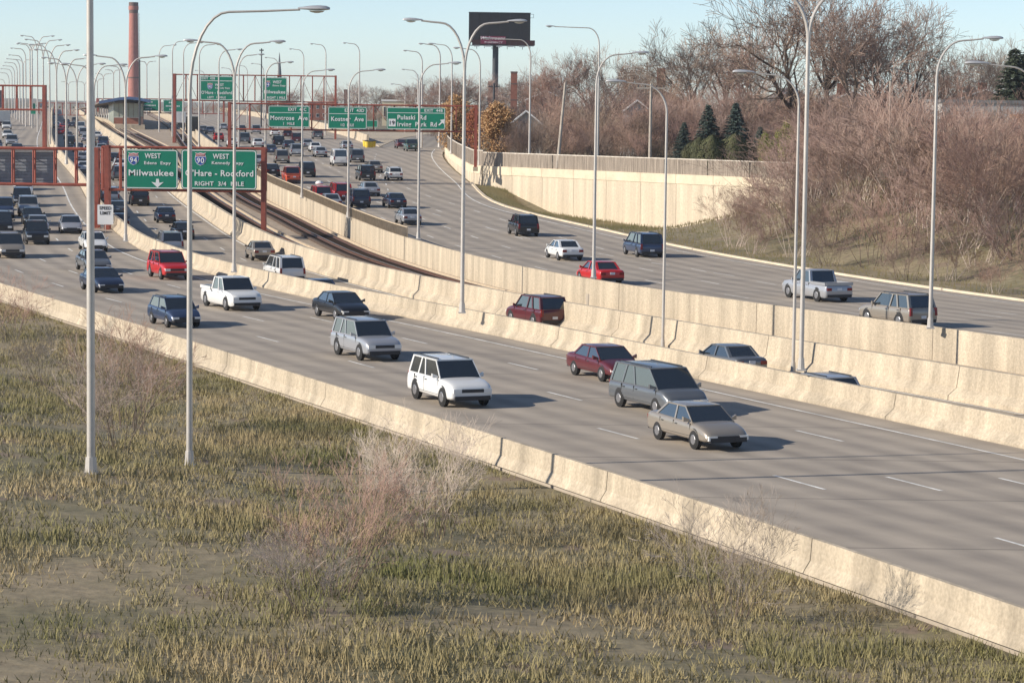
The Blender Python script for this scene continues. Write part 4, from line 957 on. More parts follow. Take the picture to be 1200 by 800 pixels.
def billboard():
    D = 605; a = P(549.5, 50, D); b = P(621.5, 16.5, D); z0 = plat(D); cx = (a.x + b.x) / 2
    t = thing('billboard', 'dark billboard on a single steel column with maroon pharmacy lettering', 'billboard', (cx, D, z0), R(4))
    hw = (b.x - a.x) / 2; zb, zt = a.z - z0, b.z - z0
    n = 6
    for i in range(n): MB().box(-hw + 2 * hw * i / n + .03, -hw + 2 * hw * (i + 1) / n - .03, -.25, 0, zb, zt).build('panel', BBD, t)
    MB().box(-hw - .1, hw + .1, -.32, .05, zt + .01, zt + .25).build('top_trim', STEEL, t)
    MB().box(-hw + .7, hw + 1.1, -.55, -.05, zb - .55, zb + .62).build('lower_apron', BBM, t)
    p0 = MB().box(-hw + 2.6, -hw + 8.4, -.62, -.56, zb - .3, zb + .9).box(-hw + 2.8, -hw + 8.3, -.6, -.5, zb + .9, zb + 1.45).build('maroon_panel', mat('print_maroon', (0.22, 0.035, 0.07), .6), t)
    put_text(p0, 'Walgreens', -hw + 5.4, zb + 1.05, .75, 5.6, BBP, y=-.68, shear=.3); put_text(p0, 'PHARMACY', -hw + 5.6, zb + .08, .42, 4.1, BBP, y=-.68)
    zc = zb - 0.6
    tx = MB().tube([(-hw * .12, .5, 0), (-hw * .12, .5, zb + 2)], .68, 14).build('column', STEEL, t, True)
    MB().box(-hw, hw + .8, -1.1, .5, zc - .12, zc + .02).build('catwalk', STEEL, t)
    for i in range(12):
        x = -hw + (2 * hw + .8) * i / 11; MB().tube([(x, -1.08, zc), (x, -1.08, zc + .9)], .035, 4).build('handrail_post', STEEL, t)
    for i in range(9):
        MB().tube([(-hw + 2 * hw * i / 8, -.3, zb - .6), (-hw + 2 * hw * i / 8, -1.0, zc - .6 - .25 * (i % 2))], .07, 4).build('strut', STEEL, t)
    for i in range(5):
        x = -hw + 1 + 2 * hw * i / 5.4; MB().box(x, x + 1.3, -2.2, -1.9, zc - .35, zc - .1).tube([(x + .6, -1.1, zc - .1), (x + .6, -2.0, zc - .25)], .05, 4).build('floodlight', LUM, t)
    for z in (zt - .9, zt - .1): MB().tube([(hw - .1, -.2, z), (hw + .75, -.2, z)], .05, 4).build('end_rail', STEEL, t)
    MB().tube([(hw + .75, -.2, zt - .9), (hw + .75, -.2, zt - .1)], .05, 4).build('end_rail', STEEL, t)
    for i in range(7): MB().tube([(-hw + 2 * hw * i / 6, .15, zb), (-hw + 2 * hw * i / 6, .15, zt)], .09, 4).build('stringer', STEEL, t)
billboard()
def house(px, apex_y, eave_y, wpx, D, label, wall, roof, trim=TRIM, ln=11, rot=0.0, chim=None, windows=2):
    z0 = plat(D) if D < 900 else g(D); a = P(px, apex_y, D); e = P(px, eave_y, D); w_ = wpx * D / FPX / 2; ze = e.z - z0; za = a.z - z0
    t = thing('house', label, 'house', (a.x, D, z0), rot, group='houses among the trees')
    MB().add([(-w_ * .9, 0, 0), (w_ * .9, 0, 0), (w_ * .9, 0, ze), (0, 0, za - .15), (-w_ * .9, 0, ze), (-w_ * .9, ln, 0), (w_ * .9, ln, 0), (w_ * .9, ln, ze), (0, ln, za - .15), (-w_ * .9, ln, ze)],
             [(0, 1, 2, 3, 4), (9, 8, 7, 6, 5), (1, 6, 7, 2), (5, 0, 4, 9), (4, 3, 8, 9), (3, 2, 7, 8)]).build('wall', wall, t)
    k = .2
    for s_ in (-1, 1):
        MB().frustum(sorted([(s_ * w_, -.4, ze - .1), (0, -.4, za), (0, ln + .4, za), (s_ * w_, ln + .4, ze - .1)], key=lambda v: 0), [(s_ * w_, -.4, ze - .1 + k), (0, -.4, za + k), (0, ln + .4, za + k), (s_ * w_, ln + .4, ze - .1 + k)]).build('roof', roof, t)
        MB().tube([(s_ * w_, -.45, ze), (0, -.45, za + .1)], .12, 4).build('barge_board', trim, t)
    for i in range(windows):
        x = (i - (windows - 1) / 2) * w_ * .9
        f = MB().box(x - .6, x + .6, -.07, -.02, ze * .45, ze * .8).build('window', trim, t); MB().box(x - .5, x + .5, -.09, -.072, ze * .47, ze * .78).build('pane', WIN, f)
    if chim:
        cx, cw, ch = chim; MB().box(cx - cw, cx + cw, ln * .4, ln * .4 + 2 * cw, ze, za + ch).build('chimney', BRICK, t)
    return t
house(617, 131, 149, 46, 345, 'white gabled house behind the orange leaved tree', SIDING, ROOFG)
house(747, 118.5, 131, 34, 350, 'small gabled house with pale trim among the brown brush', SIDING, ROOF)
house(640, 107, 118, 50, 420, 'brown roofed brick house with a stubby chimney', BRICK, ROOF, chim=(0, .7, 1.4))
house(772, 103, 120, 70, 400, 'brick house with a broad chimney above the brown brush', BRICK, ROOF, chim=(.6, .6, 3.0))
house(930, 104, 125, 70, 400, 'house with a grey roof behind the tall Y shaped lamp', SIDING, ROOFG, ln=14)
house(1000, 108, 120, 60, 390, 'house with a beige chimney behind the tall trees', SIDING, ROOF, chim=(-1.2, .55, 1.3))
house(1155, 106, 118, 70, 400, 'house with a beige chimney left of the dark conifer', BEIGE, ROOF, chim=(.4, .6, 1.2))
def chimney(px, y0, wpx, D, label, m):
    a = P(px, y0, D); w_ = wpx * D / FPX / 2; z0 = plat(D)
    t = thing('brick_chimney', label, 'chimney', (a.x, D, z0), group='chimneys rising over the trees'); h = a.z - z0
    MB().box(-w_, w_, 0, 2 * w_, 0, h - .3).build('shaft', m, t); MB().box(-w_ * 1.1, w_ * 1.1, -w_ * .1, 2.1 * w_, h - .3, h).build('cap', BRICKD if m is BRICK else m, t)
    for z in (h * .55, h * .8): MB().box(-w_ * 1.03, w_ * 1.03, -w_ * .03, 2.03 * w_, z, z + .25).build('band', BRICKD if m is BRICK else m, t)
chimney(602.5, 84, 7.5, 500, 'sooty square brick chimney right of the billboard column', BRICK)
chimney(575, 95.5, 5.5, 560, 'short orange brick chimney left of the billboard column', BRICK)
chimney(1174, 108, 4, 330, 'beige square chimney on the pale building at right', BEIGE)
chimney(405, 105, 4, 800, 'small dark chimney above the far trees left of the middle lamp', BRICKD)
def block(px0, px1, y0, D, m, label, depth=12, floors=2, cols=4, name='building', roofm=None, zb=None):
    a = P((px0 + px1) / 2, y0, D); w_ = (px1 - px0) * D / FPX / 2; z0 = zb if zb is not None else (plat(D) if px0 > 420 else g(D)); h = a.z - z0
    t = thing(name, label, 'building', (a.x, D, z0), group='buildings in the distance')
    MB().box(-w_, w_, 0, depth, 0, h).build('wall', m, t); MB().box(-w_ - .2, w_ + .2, -.2, depth + .2, h + .003, h + .4).build('roof', roofm or ROOFG, t)
    fh = h / floors
    for i in range(floors):
        for j in range(cols):
            x = -w_ + 2 * w_ * (j + .5) / cols; ww = w_ / cols * .45
            f = MB().box(x - ww, x + ww, -.05, -.003, i * fh + fh * .35, i * fh + fh * .8).build('window', TRIM, t); MB().box(x - ww * .86, x + ww * .86, -.07, -.051, i * fh + fh * .39, i * fh + fh * .77).build('pane', WIN, f)
    return t
bb = block(1104, 1236, 121.5, 322, SIDING, 'long low pale grey building at the right behind the brush', 14, 1, 9)
MB().box(1.5, 7.2, -.35, .2, 5.4, 6.3).build('orange_band', ORANGE, bb)
block(361, 391, 121, 780, BRICK, 'red brick building between the exit signs', 16, 2, 4); block(448, 482, 119, 650, BEIGE, 'long cream roofed building behind the route 19 sign', 14, 1, 6, roofm=TRIM)
block(545, 562, 130, 480, BRICK, 'red brick garage behind the orange leaved tree', 8, 1, 2)
block(61, 75, 129, 1500, BRICK, 'hazy brick tower block over the left traffic', 20, 5, 4, zb=g(1500) - 3); block(76, 92, 130, 1600, SPIRE, 'hazy grey office block left of the thick pole', 20, 5, 4, zb=g(1500) - 3)
block(2, 14, 126, 1450, TRIM, 'pale apartment block at the far left edge', 20, 6, 3, zb=g(1450) - 3); block(17, 30, 131, 1500, SIDING, 'pale blue block beside the far left apartments', 20, 5, 4, zb=g(1500) - 3); block(30, 40, 136, 1500, BRICK, 'low brick block above the left divider wall', 20, 3, 3, zb=g(1500) - 3)
block(120, 140, 128, 1700, BEIGE, 'pale block behind the station eave', 20, 4, 4, zb=g(1500) - 3); block(165, 200, 132, 1500, SIDING, 'pale low block behind the station', 20, 3, 6, zb=g(1500) - 3); block(92, 112, 133, 1650, TRIM, 'white block beside the thick pole', 20, 3, 4, zb=g(1500) - 3)
block(214, 232, 134, 1150, BRICK, 'brick block behind the trucks', 16, 2, 4, zb=g(1150)); block(-30, 0, 133, 1500, SIDING, 'pale block beyond the left frame edge', 20, 3, 4, zb=g(1500) - 3)

def station():
    t = thing('railway_station', 'railway station with a swooping blue edged canopy over the platform', 'station')
    zt = lambda D: g(D) + OT
    C_ = lambda D: Tc(D) + 7.2 - 3.0 * sm((D - 700) / 200)
    # platform, glazed hall, canopy that sinks away with distance
    xw = {d: (x_at(127 if d > 600 else 128, d, 0), 0) for d in (520,)}
    D0, D1 = 636, 860
    n = 8
    def P2(D, px, y): return P(px, y, D)
    lf = lambda D: C_(D) - 3.5; rt = lambda D: C_(D) + 3.5
    rings = []
    for i in range(n + 1):
        D = D0 - 12 + (D1 - D0) * i / n; rings.append([(lf(D), D, zt(D)), (rt(D), D, zt(D)), (rt(D), D, zt(D) + 1.1), (lf(D), D, zt(D) + 1.1)])
    MB().loft(rings).build('platform', CONC, t)
    hall = [(D0, 0), (D0 + 70, 1)]
    for j in range(7):
        Da, Db = D0 + 10 * j + .1, D0 + 10 * (j + 1) - .1; za = zt(Da) + 1.1
        for f_, nm in ((lf, 'glazed_panel'), (rt, 'glazed_panel')):
            h1 = 5.3 - j * .12; h2 = 5.3 - (j + 1) * .12
            MB().add([(f_(Da) - .1, Da, za), (f_(Da) + .1, Da, za), (f_(Db) + .1, Db, za), (f_(Db) - .1, Db, za), (f_(Da) - .1, Da, za + h1), (f_(Da) + .1, Da, za + h1), (f_(Db) + .1, Db, za + h2), (f_(Db) - .1, Db, za + h2)], [(0,3,2,1),(4,5,6,7),(0,1,5,4),(1,2,6,5),(2,3,7,6),(3,0,4,7)]).build(nm, STGL, t)
    x0, x1 = lf(D0), rt(D0); za = zt(D0) + 1.1
    for j in range(6):
        a = x0 + (x1 - x0) * j / 6; b = x0 + (x1 - x0) * (j + 1) / 6
        MB().box(a + .05, b - .05, D0 - .12, D0 - .02, za + 1.6, za + 4.9).build('front_pane', STGL, t)
        MB().box(b - .05, b + .05, D0 - .18, D0, za, za + 5.2).build('mullion', EAVE, t)
    MB().box(x0, x1, D0 - .2, D0 - .1, za, za + 1.5).build('front_base', BRICK, t)
    MB().box(x0, x1, D0 - .2, D0 - .08, za + 1.52, za + 1.62).build('transom', TRIM, t)
    rings = []; m_ = 10
    for i in range(m_ + 1):
        D = D0 - 9 + 270 * i / m_; c = C_(D); h = zt(D) + 1.1 + 6.3 - i * .40; hw = 5.0 + .1 * i
        lw = hw + 2.2; rings.append([(c - lw, D, h - 1.0), (c - hw * .5, D, h - .1), (c, D, h + .15), (c + hw * .5, D, h - .1), (c + hw, D, h - .6), (c + hw, D, h - .8), (c, D, h - .1), (c - lw, D, h - 1.25)])
    MB().loft(rings).build('canopy', EAVE, t)
    rr = [[(p[0] * 1 + 0, p[1], p[2] + .06) for p in r_[:5]] + [(p[0], p[1], p[2] + .02) for p in reversed(r_[:5])] for r_ in rings]
    MB().loft(rr).build('canopy_skin', BLUE, t)
    r0 = rings[0]; MB().loft([[(x, D0 - 9.25, z - .55) for x, _, z in r0[:5]] + [(x, D0 - 9.25, z + .12) for x, _, z in reversed(r0[:5])], [(x, D0 - 9.02, z - .55) for x, _, z in r0[:5]] + [(x, D0 - 9.02, z + .12) for x, _, z in reversed(r0[:5])]]).build('fascia', BLUE, t)
    for j in range(7):
        D = D0 + 75 + 18 * j; 
        for f_ in (lf, rt): MB().tube([(f_(D), D, zt(D) + 1.1), (f_(D), D, zt(D) + 4.2)], .14, 6).build('column', TRIM, t)
    for sx in (-1.6, 2.4): MB().box(C_(D0 - 11) + sx, C_(D0 - 11) + sx + .8, D0 - 11.3, D0 - 10.9, zt(D0) + 1.1, zt(D0) + 3).build('cabinet', BRICKD, t)
station()

def utility(px, ytop, D, base, label, tilt=0.0, cross=0.0, r_=.16, m=POLEW):
    p = P(px, ytop, D); t = thing('utility_pole', label, 'utility pole', (p.x - tilt, D, base), group='utility poles'); H = p.z - base
    MB().tube([(0, 0, 0), (tilt, 0, H)], [r_ * 1.2, r_ * .8], 8).build('pole', m, t, True)
    if cross:
        MB().box(tilt - cross, tilt + cross, -.08, .05, H - .6, H - .45).build('crossarm', m, t)
        for k in (-.9, -.4, .4, .9): MB().tube([(tilt + cross * k, 0, H - .45), (tilt + cross * k, 0, H - .2)], .06, 6).build('insulator', STEEL, t)
utility(662.5, 97, 290, CZ - 7.3, 'leaning pale utility pole in the brown brush', tilt=.75)
utility(763, 98, 300, CZ - 7.2, 'pale utility pole with a crossarm over the brush', cross=1.6)
utility(579, 98, 420, CZ - 6.7, 'thin dark utility pole left of the brick chimney', r_=.2, m=STEEL, cross=.9)
utility(306.5, 57, 620, g(620), 'thin mast with a short top bar left of the church spire', r_=.16, m=STEEL, cross=.5)
utility(1043.5, 95, 330, CZ - 7.0, 'pale utility pole standing in the pinkish brush', cross=0)
utility(163.5, 70, 620, g(620), 'dark utility pole at the right side of the chimney stack', r_=.22, m=STEEL)

# ------------------------------------------------------------------ vegetation
def rdir(d, ang, rng):
    a = d.orthogonal().normalized(); a.rotate(Matrix.Rotation(rng.uniform(0, 2 * math.pi), 3, d)) if False else None
    o = d.orthogonal().normalized(); o = Matrix.Rotation(rng.uniform(0, 2 * math.pi), 3, d) @ o
    return (d * math.cos(ang) + o * math.sin(ang)).normalized()
def seg3(mb, p, q, r0, r1, n=3):
    d = (q - p)
    if d.length < 1e-5: return
    d = d.normalized(); a = d.orthogonal().normalized(); b = d.cross(a); k = len(mb.v)
    for c, r_ in ((p, r0), (q, r1)):
        for i in range(n):
            t = 2 * math.pi * i / n; mb.v.append(tuple(c + (a * math.cos(t) + b * math.sin(t)) * r_))
    for i in range(n): mb.f.append((k + i, k + (i + 1) % n, k + n + (i + 1) % n, k + n + i))
def grow(mbs, rng, p, d, ln, r_, lev, mx, kids, up, wig, tips=None, ang=(0.45, 0.95), shrink=(0.52, 0.75), steps=(5, 4, 3, 3, 2, 2), minr=0.012):
    n = steps[min(lev, len(steps) - 1)]; pts = []
    rr = r_
    for i in range(n):
        q = p + d * (ln / n) * rng.uniform(.85, 1.15); r2 = max(minr, rr * (.80 if lev else .88))
        seg3(mbs[0] if lev < 2 else mbs[1], p, q, rr, r2, 6 if lev == 0 else (5 if lev == 1 else 3))
        d = (d + Vector((rng.uniform(-1, 1), rng.uniform(-1, 1), rng.uniform(-1, 1))) * wig + Vector((0, 0, up))).normalized()
        p = q; rr = r2; pts.append((q, d.copy(), rr, (i + 1) / n))
    if lev >= mx:
        if tips is not None: tips.append(p)
        return
    k = kids[min(lev, len(kids) - 1)]
    for j in range(k):
        f = rng.uniform(.35, 1.0) if lev else rng.uniform(.38, 1.0)
        q, dd, r3, _ = pts[min(n - 1, int(f * n))]
        if tips is not None and lev >= mx - 1: tips.append(q)
        grow(mbs, rng, q, rdir(dd, rng.uniform(*ang), rng), ln * rng.uniform(*shrink), r3 * .68, lev + 1, mx, kids, up, wig, tips, ang, shrink, steps, minr)
def tree_mesh(seed, H=14, kids=(7, 6, 5, 4), mx=4, r_=.32, up=.05, wig=.22, trunk_f=.42, minr=.014, ang=(.45, .95), shrink=(.5, .75)):
    rng = random.Random(seed); a, b = MB(), MB()
    grow((a, b), rng, Vector((0, 0, -.3)), Vector((rng.uniform(-.05, .05), 0, 1)).normalized(), H * trunk_f, r_, 0, mx, kids, up, wig, None, ang, shrink, minr=minr)
    return a, b
def thicket_mesh(seed, H=6.5, stems=15, kids=(6, 6, 4), spread=.5, base=1.4, r_=.06, minr=.011, wig=.16, up=.05):
    rng = random.Random(seed); a, b = MB(), MB()
    for i in range(stems):
        t = rng.uniform(0, 2 * math.pi); q = base * math.sqrt(rng.random())
        d = Vector((math.cos(t) * rng.uniform(0, spread), math.sin(t) * rng.uniform(0, spread), 1)).normalized()
        grow((a, b), rng, Vector((q * math.cos(t), q * math.sin(t), -.2)), d, H * rng.uniform(.5, .95), r_, 1, 4 if len(kids) > 2 else 3, (0,) + kids, up, wig, None, (.25, .75), (.38, .6), steps=(4, 4, 3, 2, 2), minr=minr)
    return a, b
VP = {}
def proto(key, name, meshes):
    VP[key] = (name, meshes)
def plant(key, x, D, z, sc, label, cat, group=None, rz=None, mats=None):
    name, ms = VP[key]
    t = thing(name, label, cat, (x, D, z), random.uniform(0, 6.28) if rz is None else rz, group); t.scale = sc if isinstance(sc, tuple) else (sc,) * 3
    for i, (pn, me) in enumerate(ms):
        o = link(pn, me, t)
        if mats and mats[i]:
            o.material_slots[0].link = 'OBJECT'; o.material_slots[0].material = mats[i]
    return t
for i in range(4):
    a, b = tree_mesh(11 + i, kids=(8, 7, 6, 6) if i < 3 else (9, 6, 6, 5), wig=.16 + .03 * i, up=.09)
    proto('tree%d' % i, 'bare_tree', [('trunk', a.mesh('trunk', BARK)), ('branches', b.mesh('branches', TWIG4))])
for i in range(4):
    a, b = thicket_mesh(41 + i, stems=14)
    proto('bush%d' % i, 'bare_thicket', [('stems', a.mesh('stems', BARK)), ('twigs', b.mesh('twigs', TWIG))])
for i in range(3):
    a, b = thicket_mesh(71 + i, H=7.0, stems=13, kids=(6, 6, 5), spread=.75, base=1.8, r_=.045, minr=.010, wig=.12)
    proto('near%d' % i, 'bare_thicket', [('stems', a.mesh('stems', TWIG3)), ('twigs', b.mesh('twigs', TWIG2))])
def leaves(mb, pts, rng, n, spread, size, droop=0):
    for _ in range(n):
        c = Vector(rng.choice(pts)) + Vector((rng.gauss(0, spread), rng.gauss(0, spread), rng.gauss(0, spread)))
        a = Vector((rng.uniform(-1, 1), rng.uniform(-1, 1), rng.uniform(-1, 1))).normalized() * size * rng.uniform(.6, 1.3); b = a.orthogonal().normalized() * size * rng.uniform(.4, .8)
        k = len(mb.v); mb.v += [tuple(c - a), tuple(c + b), tuple(c + a), tuple(c - b)]; mb.f.append((k, k + 1, k + 2, k + 3))
def leafy(key, seed, H, n, m, size=.13, name='autumn_tree'):
    rng = random.Random(seed); a, b, tips = MB(), MB(), []
    grow((a, b), rng, Vector((0, 0, -.3)), Vector((0, 0, 1)), H * .5, .22, 0, 3, (12, 6, 4), .14, .15, tips, (.4, .9), (.4, .6))
    lm = MB(); env = []
    for _ in range(420):
        t = rng.random() ** .8; an = rng.uniform(0, 6.283); rad = H * .30 * (math.sin(math.pi * min(1, .12 + t * .86)) ** .7) * (.75 + .25 * math.sin(3 * an + 4 * t)) * math.sqrt(rng.uniform(.25, 1))
        env.append(Vector((rad * math.cos(an), rad * math.sin(an), H * (.03 + .95 * t))))
        if _ % 3 == 0: seg3(b, Vector((0, 0, max(.2, H * .8 * t))), env[-1], .03, .012)
    tips = [p for p in tips if math.hypot(p.x, p.y) < H * .3 and p.z < H] + env
    leaves(lm, tips, rng, n, .24, size)
    proto(key, name, [('trunk', a.mesh('trunk', BARKD)), ('branches', b.mesh('branches', TWIG4)), ('foliage', lm.mesh('foliage', m))])
leafy('orange', 5, 9, 13000, LEAFO, .135); leafy('yellow', 9, 7, 6000, LEAFY, .13, 'evergreen_shrub')
def spruce(seed, H=9, n=60, R0=2.5):
    rng = random.Random(seed); a, f = MB(), MB(); a.tube([(0, 0, -.3), (0, 0, H)], [.16, .02], 6)
    for i in range(n):
        t = (i + rng.random()) / n; z = H * (.06 + .92 * t); L_ = R0 * (1 - t) ** .85 * rng.uniform(.75, 1.12) + .12
        for j in range(7):
            an = 2 * math.pi * (j / 7 + i * .381) + rng.uniform(-.3, .3); z = H * (.06 + .92 * t) + rng.uniform(-.12, .12); L_ = R0 * (1 - t) ** .85 * rng.uniform(.7, 1.12) + .12; d = Vector((math.cos(an), math.sin(an), rng.uniform(-.34, -.02)))
            seg3(a, Vector((0, 0, z)), Vector((0, 0, z)) + d * L_, .03, .008)
            m_ = max(3, int(L_ * 9))
            for k in range(m_):
                s_ = (k + .6) / m_; c = Vector((0, 0, z)) + d * L_ * s_ + Vector((0, 0, .12 * s_ * s_))
                for sg in (-1, 1, 0):
                    o = Vector((-d.y, d.x, 0)) * sg * (1.05 - s_) * .35 + Vector((rng.uniform(-.08, .08), rng.uniform(-.08, .08), rng.uniform(-.16, .02))) + d * .1
                    q = c + o; wv = d.cross(o).normalized() * .07 if o.length > .01 else Vector((0, 0, .06)); kk = len(f.v)
                    wv = Vector((-d.y, d.x, 0)) * .07 + Vector((0, 0, rng.uniform(-.06, .06)))
                    f.v += [tuple(c - wv), tuple(c + wv), tuple(q + wv * .5 + d * .05), tuple(q - wv * .5 + d * .05)]; f.f.append((kk, kk + 1, kk + 2, kk + 3))
    return a, f
for i in range(2):
    a, f = spruce(21 + i, n=56 + 6 * i); proto('spruce%d' % i, 'spruce_tree', [('trunk', a.mesh('trunk', BARKD)), ('needles', f.mesh('needles', SPRUCE))])
rng = random.Random(31); f = MB(); a = MB().tube([(0, 0, 0), (0, 0, 3.6)], [.14, .03], 6)
for _ in range(9000):
    t = rng.random(); z = 4.4 * t; rad = 1.15 * math.sin(math.pi * min(1, t * .92 + .1)) ** .6 * (1 + .22 * math.sin(7 * t + 5 * _)) * rng.uniform(.72, 1.05); an = rng.uniform(0, 6.283); rad *= 1 + .12 * math.sin(5 * an + 3 * t)
    c = Vector((rad * math.cos(an), rad * math.sin(an), z)); u_ = Vector((rng.uniform(-.3, .3), rng.uniform(-.3, .3), 1)).normalized() * rng.uniform(.08, .2); v_ = u_.cross(Vector((math.cos(an), math.sin(an), rng.uniform(-.5, .5)))).normalized() * .05
    k = len(f.v); f.v += [tuple(c - u_ * .5), tuple(c + v_), tuple(c + u_), tuple(c - v_)]; f.f.append((k, k + 1, k + 2, k + 3))
proto('cedar', 'cedar_shrub', [('trunk', a.mesh('trunk', BARKD)), ('foliage', f.mesh('foliage', CEDAR))])

RV = random.Random(99)
def at(key, px, D, ytop, Hproto, label, cat='tree', group=None, mats=None, wk=1.0, z=None):
    """plant so that its top reaches a row of the photograph"""
    z0 = z if z is not None else plat(D); x = x_at(px, D, z0); 
    if z is None: z0 = ground_z(x, D)
    zt = P(px, ytop, D).z; s_ = max(.15, (zt - z0) / Hproto)
    return plant(key, x, D, z0 - .1, (s_ * wk, s_ * wk, s_), label, cat, group, mats=mats)
HT = {}
for k, (nm, ms) in VP.items(): zs_ = sorted(v.co.z for _, me in ms for v in me.vertices); HT[k] = zs_[int(len(zs_) * (.985 if 'tree' in k else .995))] if k[:4] in ('tree', 'bush') else zs_[-1]
def A(key, px, D, yt, label, cat='tree', group=None, mats=None, wk=1.0, z=None): return at(key, px, D, yt, HT[key], label, cat, group, mats, wk, z)

# tall bare trees, each told apart by where it stands
gT = 'tall bare trees behind the wooden fence'
for i, (px, yt, D, wk, dk, lab) in enumerate((
    (647, 66, 395, .9, 0, 'bare tree right of the small brick roof'), (688, 68, 400, .9, 0, 'bare tree behind the tall lamp on the cream wall'), (722, 62, 410, .8, 0, 'pale bare tree right of the tall lamp'), (760, 72, 390, .8, 0, 'bare tree left of the broad chimney'),
    (812, 34, 385, 1.0, 1, 'forked bare tree left of the conifers'), (848, 42, 395, .95, 0, 'wide fine branched tree behind the conifers'), (884, 30, 400, .8, 0, 'bare tree left of the dark tall one'), (928, -22, 350, .85, 1, 'tall dark limbed tree left of the Y shaped lamp'),
    (966, -34, 345, .8, 1, 'tall dark limbed tree right of the Y shaped lamp'), (1000, 16, 340, .85, 0, 'dense bare tree between the Y shaped lamp and the right lamp'), (1036, 10, 350, .85, 0, 'broad bare crown left of the right lamp'), (1070, 22, 345, .85, 0, 'bare tree just left of the right single lamp'),
    (1108, 60, 380, .8, 0, 'low bare tree behind the right single lamp'), (1140, 66, 390, .8, 0, 'thin bare tree left of the dark conifer'), (1182, 44, 420, .9, 2, 'pale bare tree behind the dark conifer'), (785, 70, 420, .8, 0, 'thin bare tree right of the broad chimney'))):
    A('tree%d' % (i % 4), px, D, yt, lab, group=gT, wk=wk, mats=((BARKD, TWIG4) if dk == 1 else (POLEW, TWIG3) if dk == 2 else (BARK, TWIG4 if i % 2 else TWIG)))
gB = 'bare reddish thickets behind the wooden fence'
MARKS = [(617, 'gabled house'), (662, 'leaning utility pole'), (702, 'tall pair of lamps'), (763, 'crossarm utility pole'), (800, 'small leaning spruce'), (829, 'left pointed spruce'), (861, 'right pointed spruce'), (905, 'yellow green shrub'), (948, 'Y shaped lamp'), (1000, 'beige chimney house'), (1043, 'pale pole in brush'), (1099, 'right single lamp'), (1157, 'pale long building'), (1200, 'big dark conifer')]
def where(px):
    m = min(MARKS, key=lambda q: abs(q[0] - px)); return ('left of the ' if px < m[0] else 'right of the ') + m[1]
# brush behind the fence
row = 0
for D, y0, y1, st in ((312, 142, 168, 20), (322, 124, 150, 21), (337, 108, 134, 21), (354, 99, 120, 22), (378, 90, 112, 25)):
    px = 640 + row * 6
    while px < 1215:
        yt = RV.uniform(y0, y1)
        if 640 > px and yt < 120: yt = 132
        if D == 312 and 795 < px < 905: px += st; continue
        if px > 1098 and row < 4: yt = RV.uniform(141, 160)
        A('bush%d' % RV.randrange(4), px + RV.uniform(-6, 6), D if px < 880 or D > 340 else D + 15, yt, 'reddish bush behind plank fence, %s row, %s' % (('front', 'second', 'third', 'fourth', 'rearmost')[row], where(px)), 'bush', gB, mats=(BARK, RV.choice((TWIG, TWIG4, TWIG2, TWIG))), wk=RV.uniform(.95, 1.35))
        px += st * RV.uniform(.8, 1.15)
    row += 1
for px, yt, D in ((596, 150, 330), (608, 158, 318), (622, 152, 322), (600, 122, 390), (556, 126, 430), (570, 128, 400), (540, 118, 470), (630, 120, 372), (612, 146, 312), (628, 140, 315), (640, 128, 330), (655, 110, 380), (625, 112, 410), (590, 114, 400), (605, 118, 400), (600, 142, 313), (615, 138, 316), (632, 136, 322), (590, 150, 326), (606, 134, 335), (622, 134, 338)):
    A('bush%d' % RV.randrange(4), px, D, yt, 'one of the brown bushes around the orange leaved trees', 'bush', 'brown bushes by the fence corner', mats=(BARK, TWIG4), wk=1.0)
for px, yt, D in ((738, 130, 318), (748, 126, 322), (757, 128, 326), (744, 124, 334), (754, 122, 338)): A('bush%d' % RV.randrange(4), px, D, yt, 'reddish bush in front of the small pale gable', 'bush', 'bushes before the small gable', mats=(BARK, TWIG), wk=1.1)
A('orange', 582, 318, 116, 'orange brown leaved tree at the corner of the plank fence', 'tree', None, wk=1.3)
A('orange', 533, 380, 108, 'yellow brown leaved tree behind the tall double lamp', 'tree', None, wk=1.25)
A('orange', 556, 360, 122, 'rust coloured tree beside the gantry end post', 'tree', None, wk=.8, mats=(None, None, mat('rust_leaves', (0.36, 0.12, 0.05), .7, var=.4, scale=1.6)))
for px, yt, D, k, lab in ((829, 121, 306, 'spruce0', 'pointed blue green spruce, left of the twin pair'), (861, 119, 306, 'spruce1', 'pointed blue green spruce, right of the twin pair'), (801, 142, 304, 'spruce1', 'small leaning spruce at the left end of the conifers'), (890, 147, 300, 'spruce0', 'dark short spruce at the right end of the conifers'),
                          (1186, 55, 330, 'spruce0', 'big dark conifer at the right frame edge'), (1206, 45, 340, 'spruce1', 'big dark conifer cut by the right frame edge')):
    A(k, px, D, yt, lab, 'conifer', 'conifers behind the fence', mats=(None, mat('dark_fir_needles', (0.05, 0.065, 0.035), .8, var=.4, scale=2) if px > 1000 else None), wk=1.3)
for px, yt in ((809, 165), (820, 158), (834, 156), (850, 160), (861, 154), (874, 163)):
    A('cedar', px, 292 + (px % 3), yt, 'one of the rounded olive green cedar shrubs under the spruces', 'shrub', 'olive cedar shrubs along the fence', wk=1.5)
A('yellow', 922, 292, 136, 'yellow green leafy shrub right of the conifers', 'shrub', None, wk=.8); A('yellow', 896, 284, 152, 'low yellow green shrub at the fence end', 'shrub', None, wk=.8)
A('yellow', 1163, 235, 128, 'olive green shrub before the pale building', 'shrub', None, wk=.8, mats=(None, None, CEDAR))
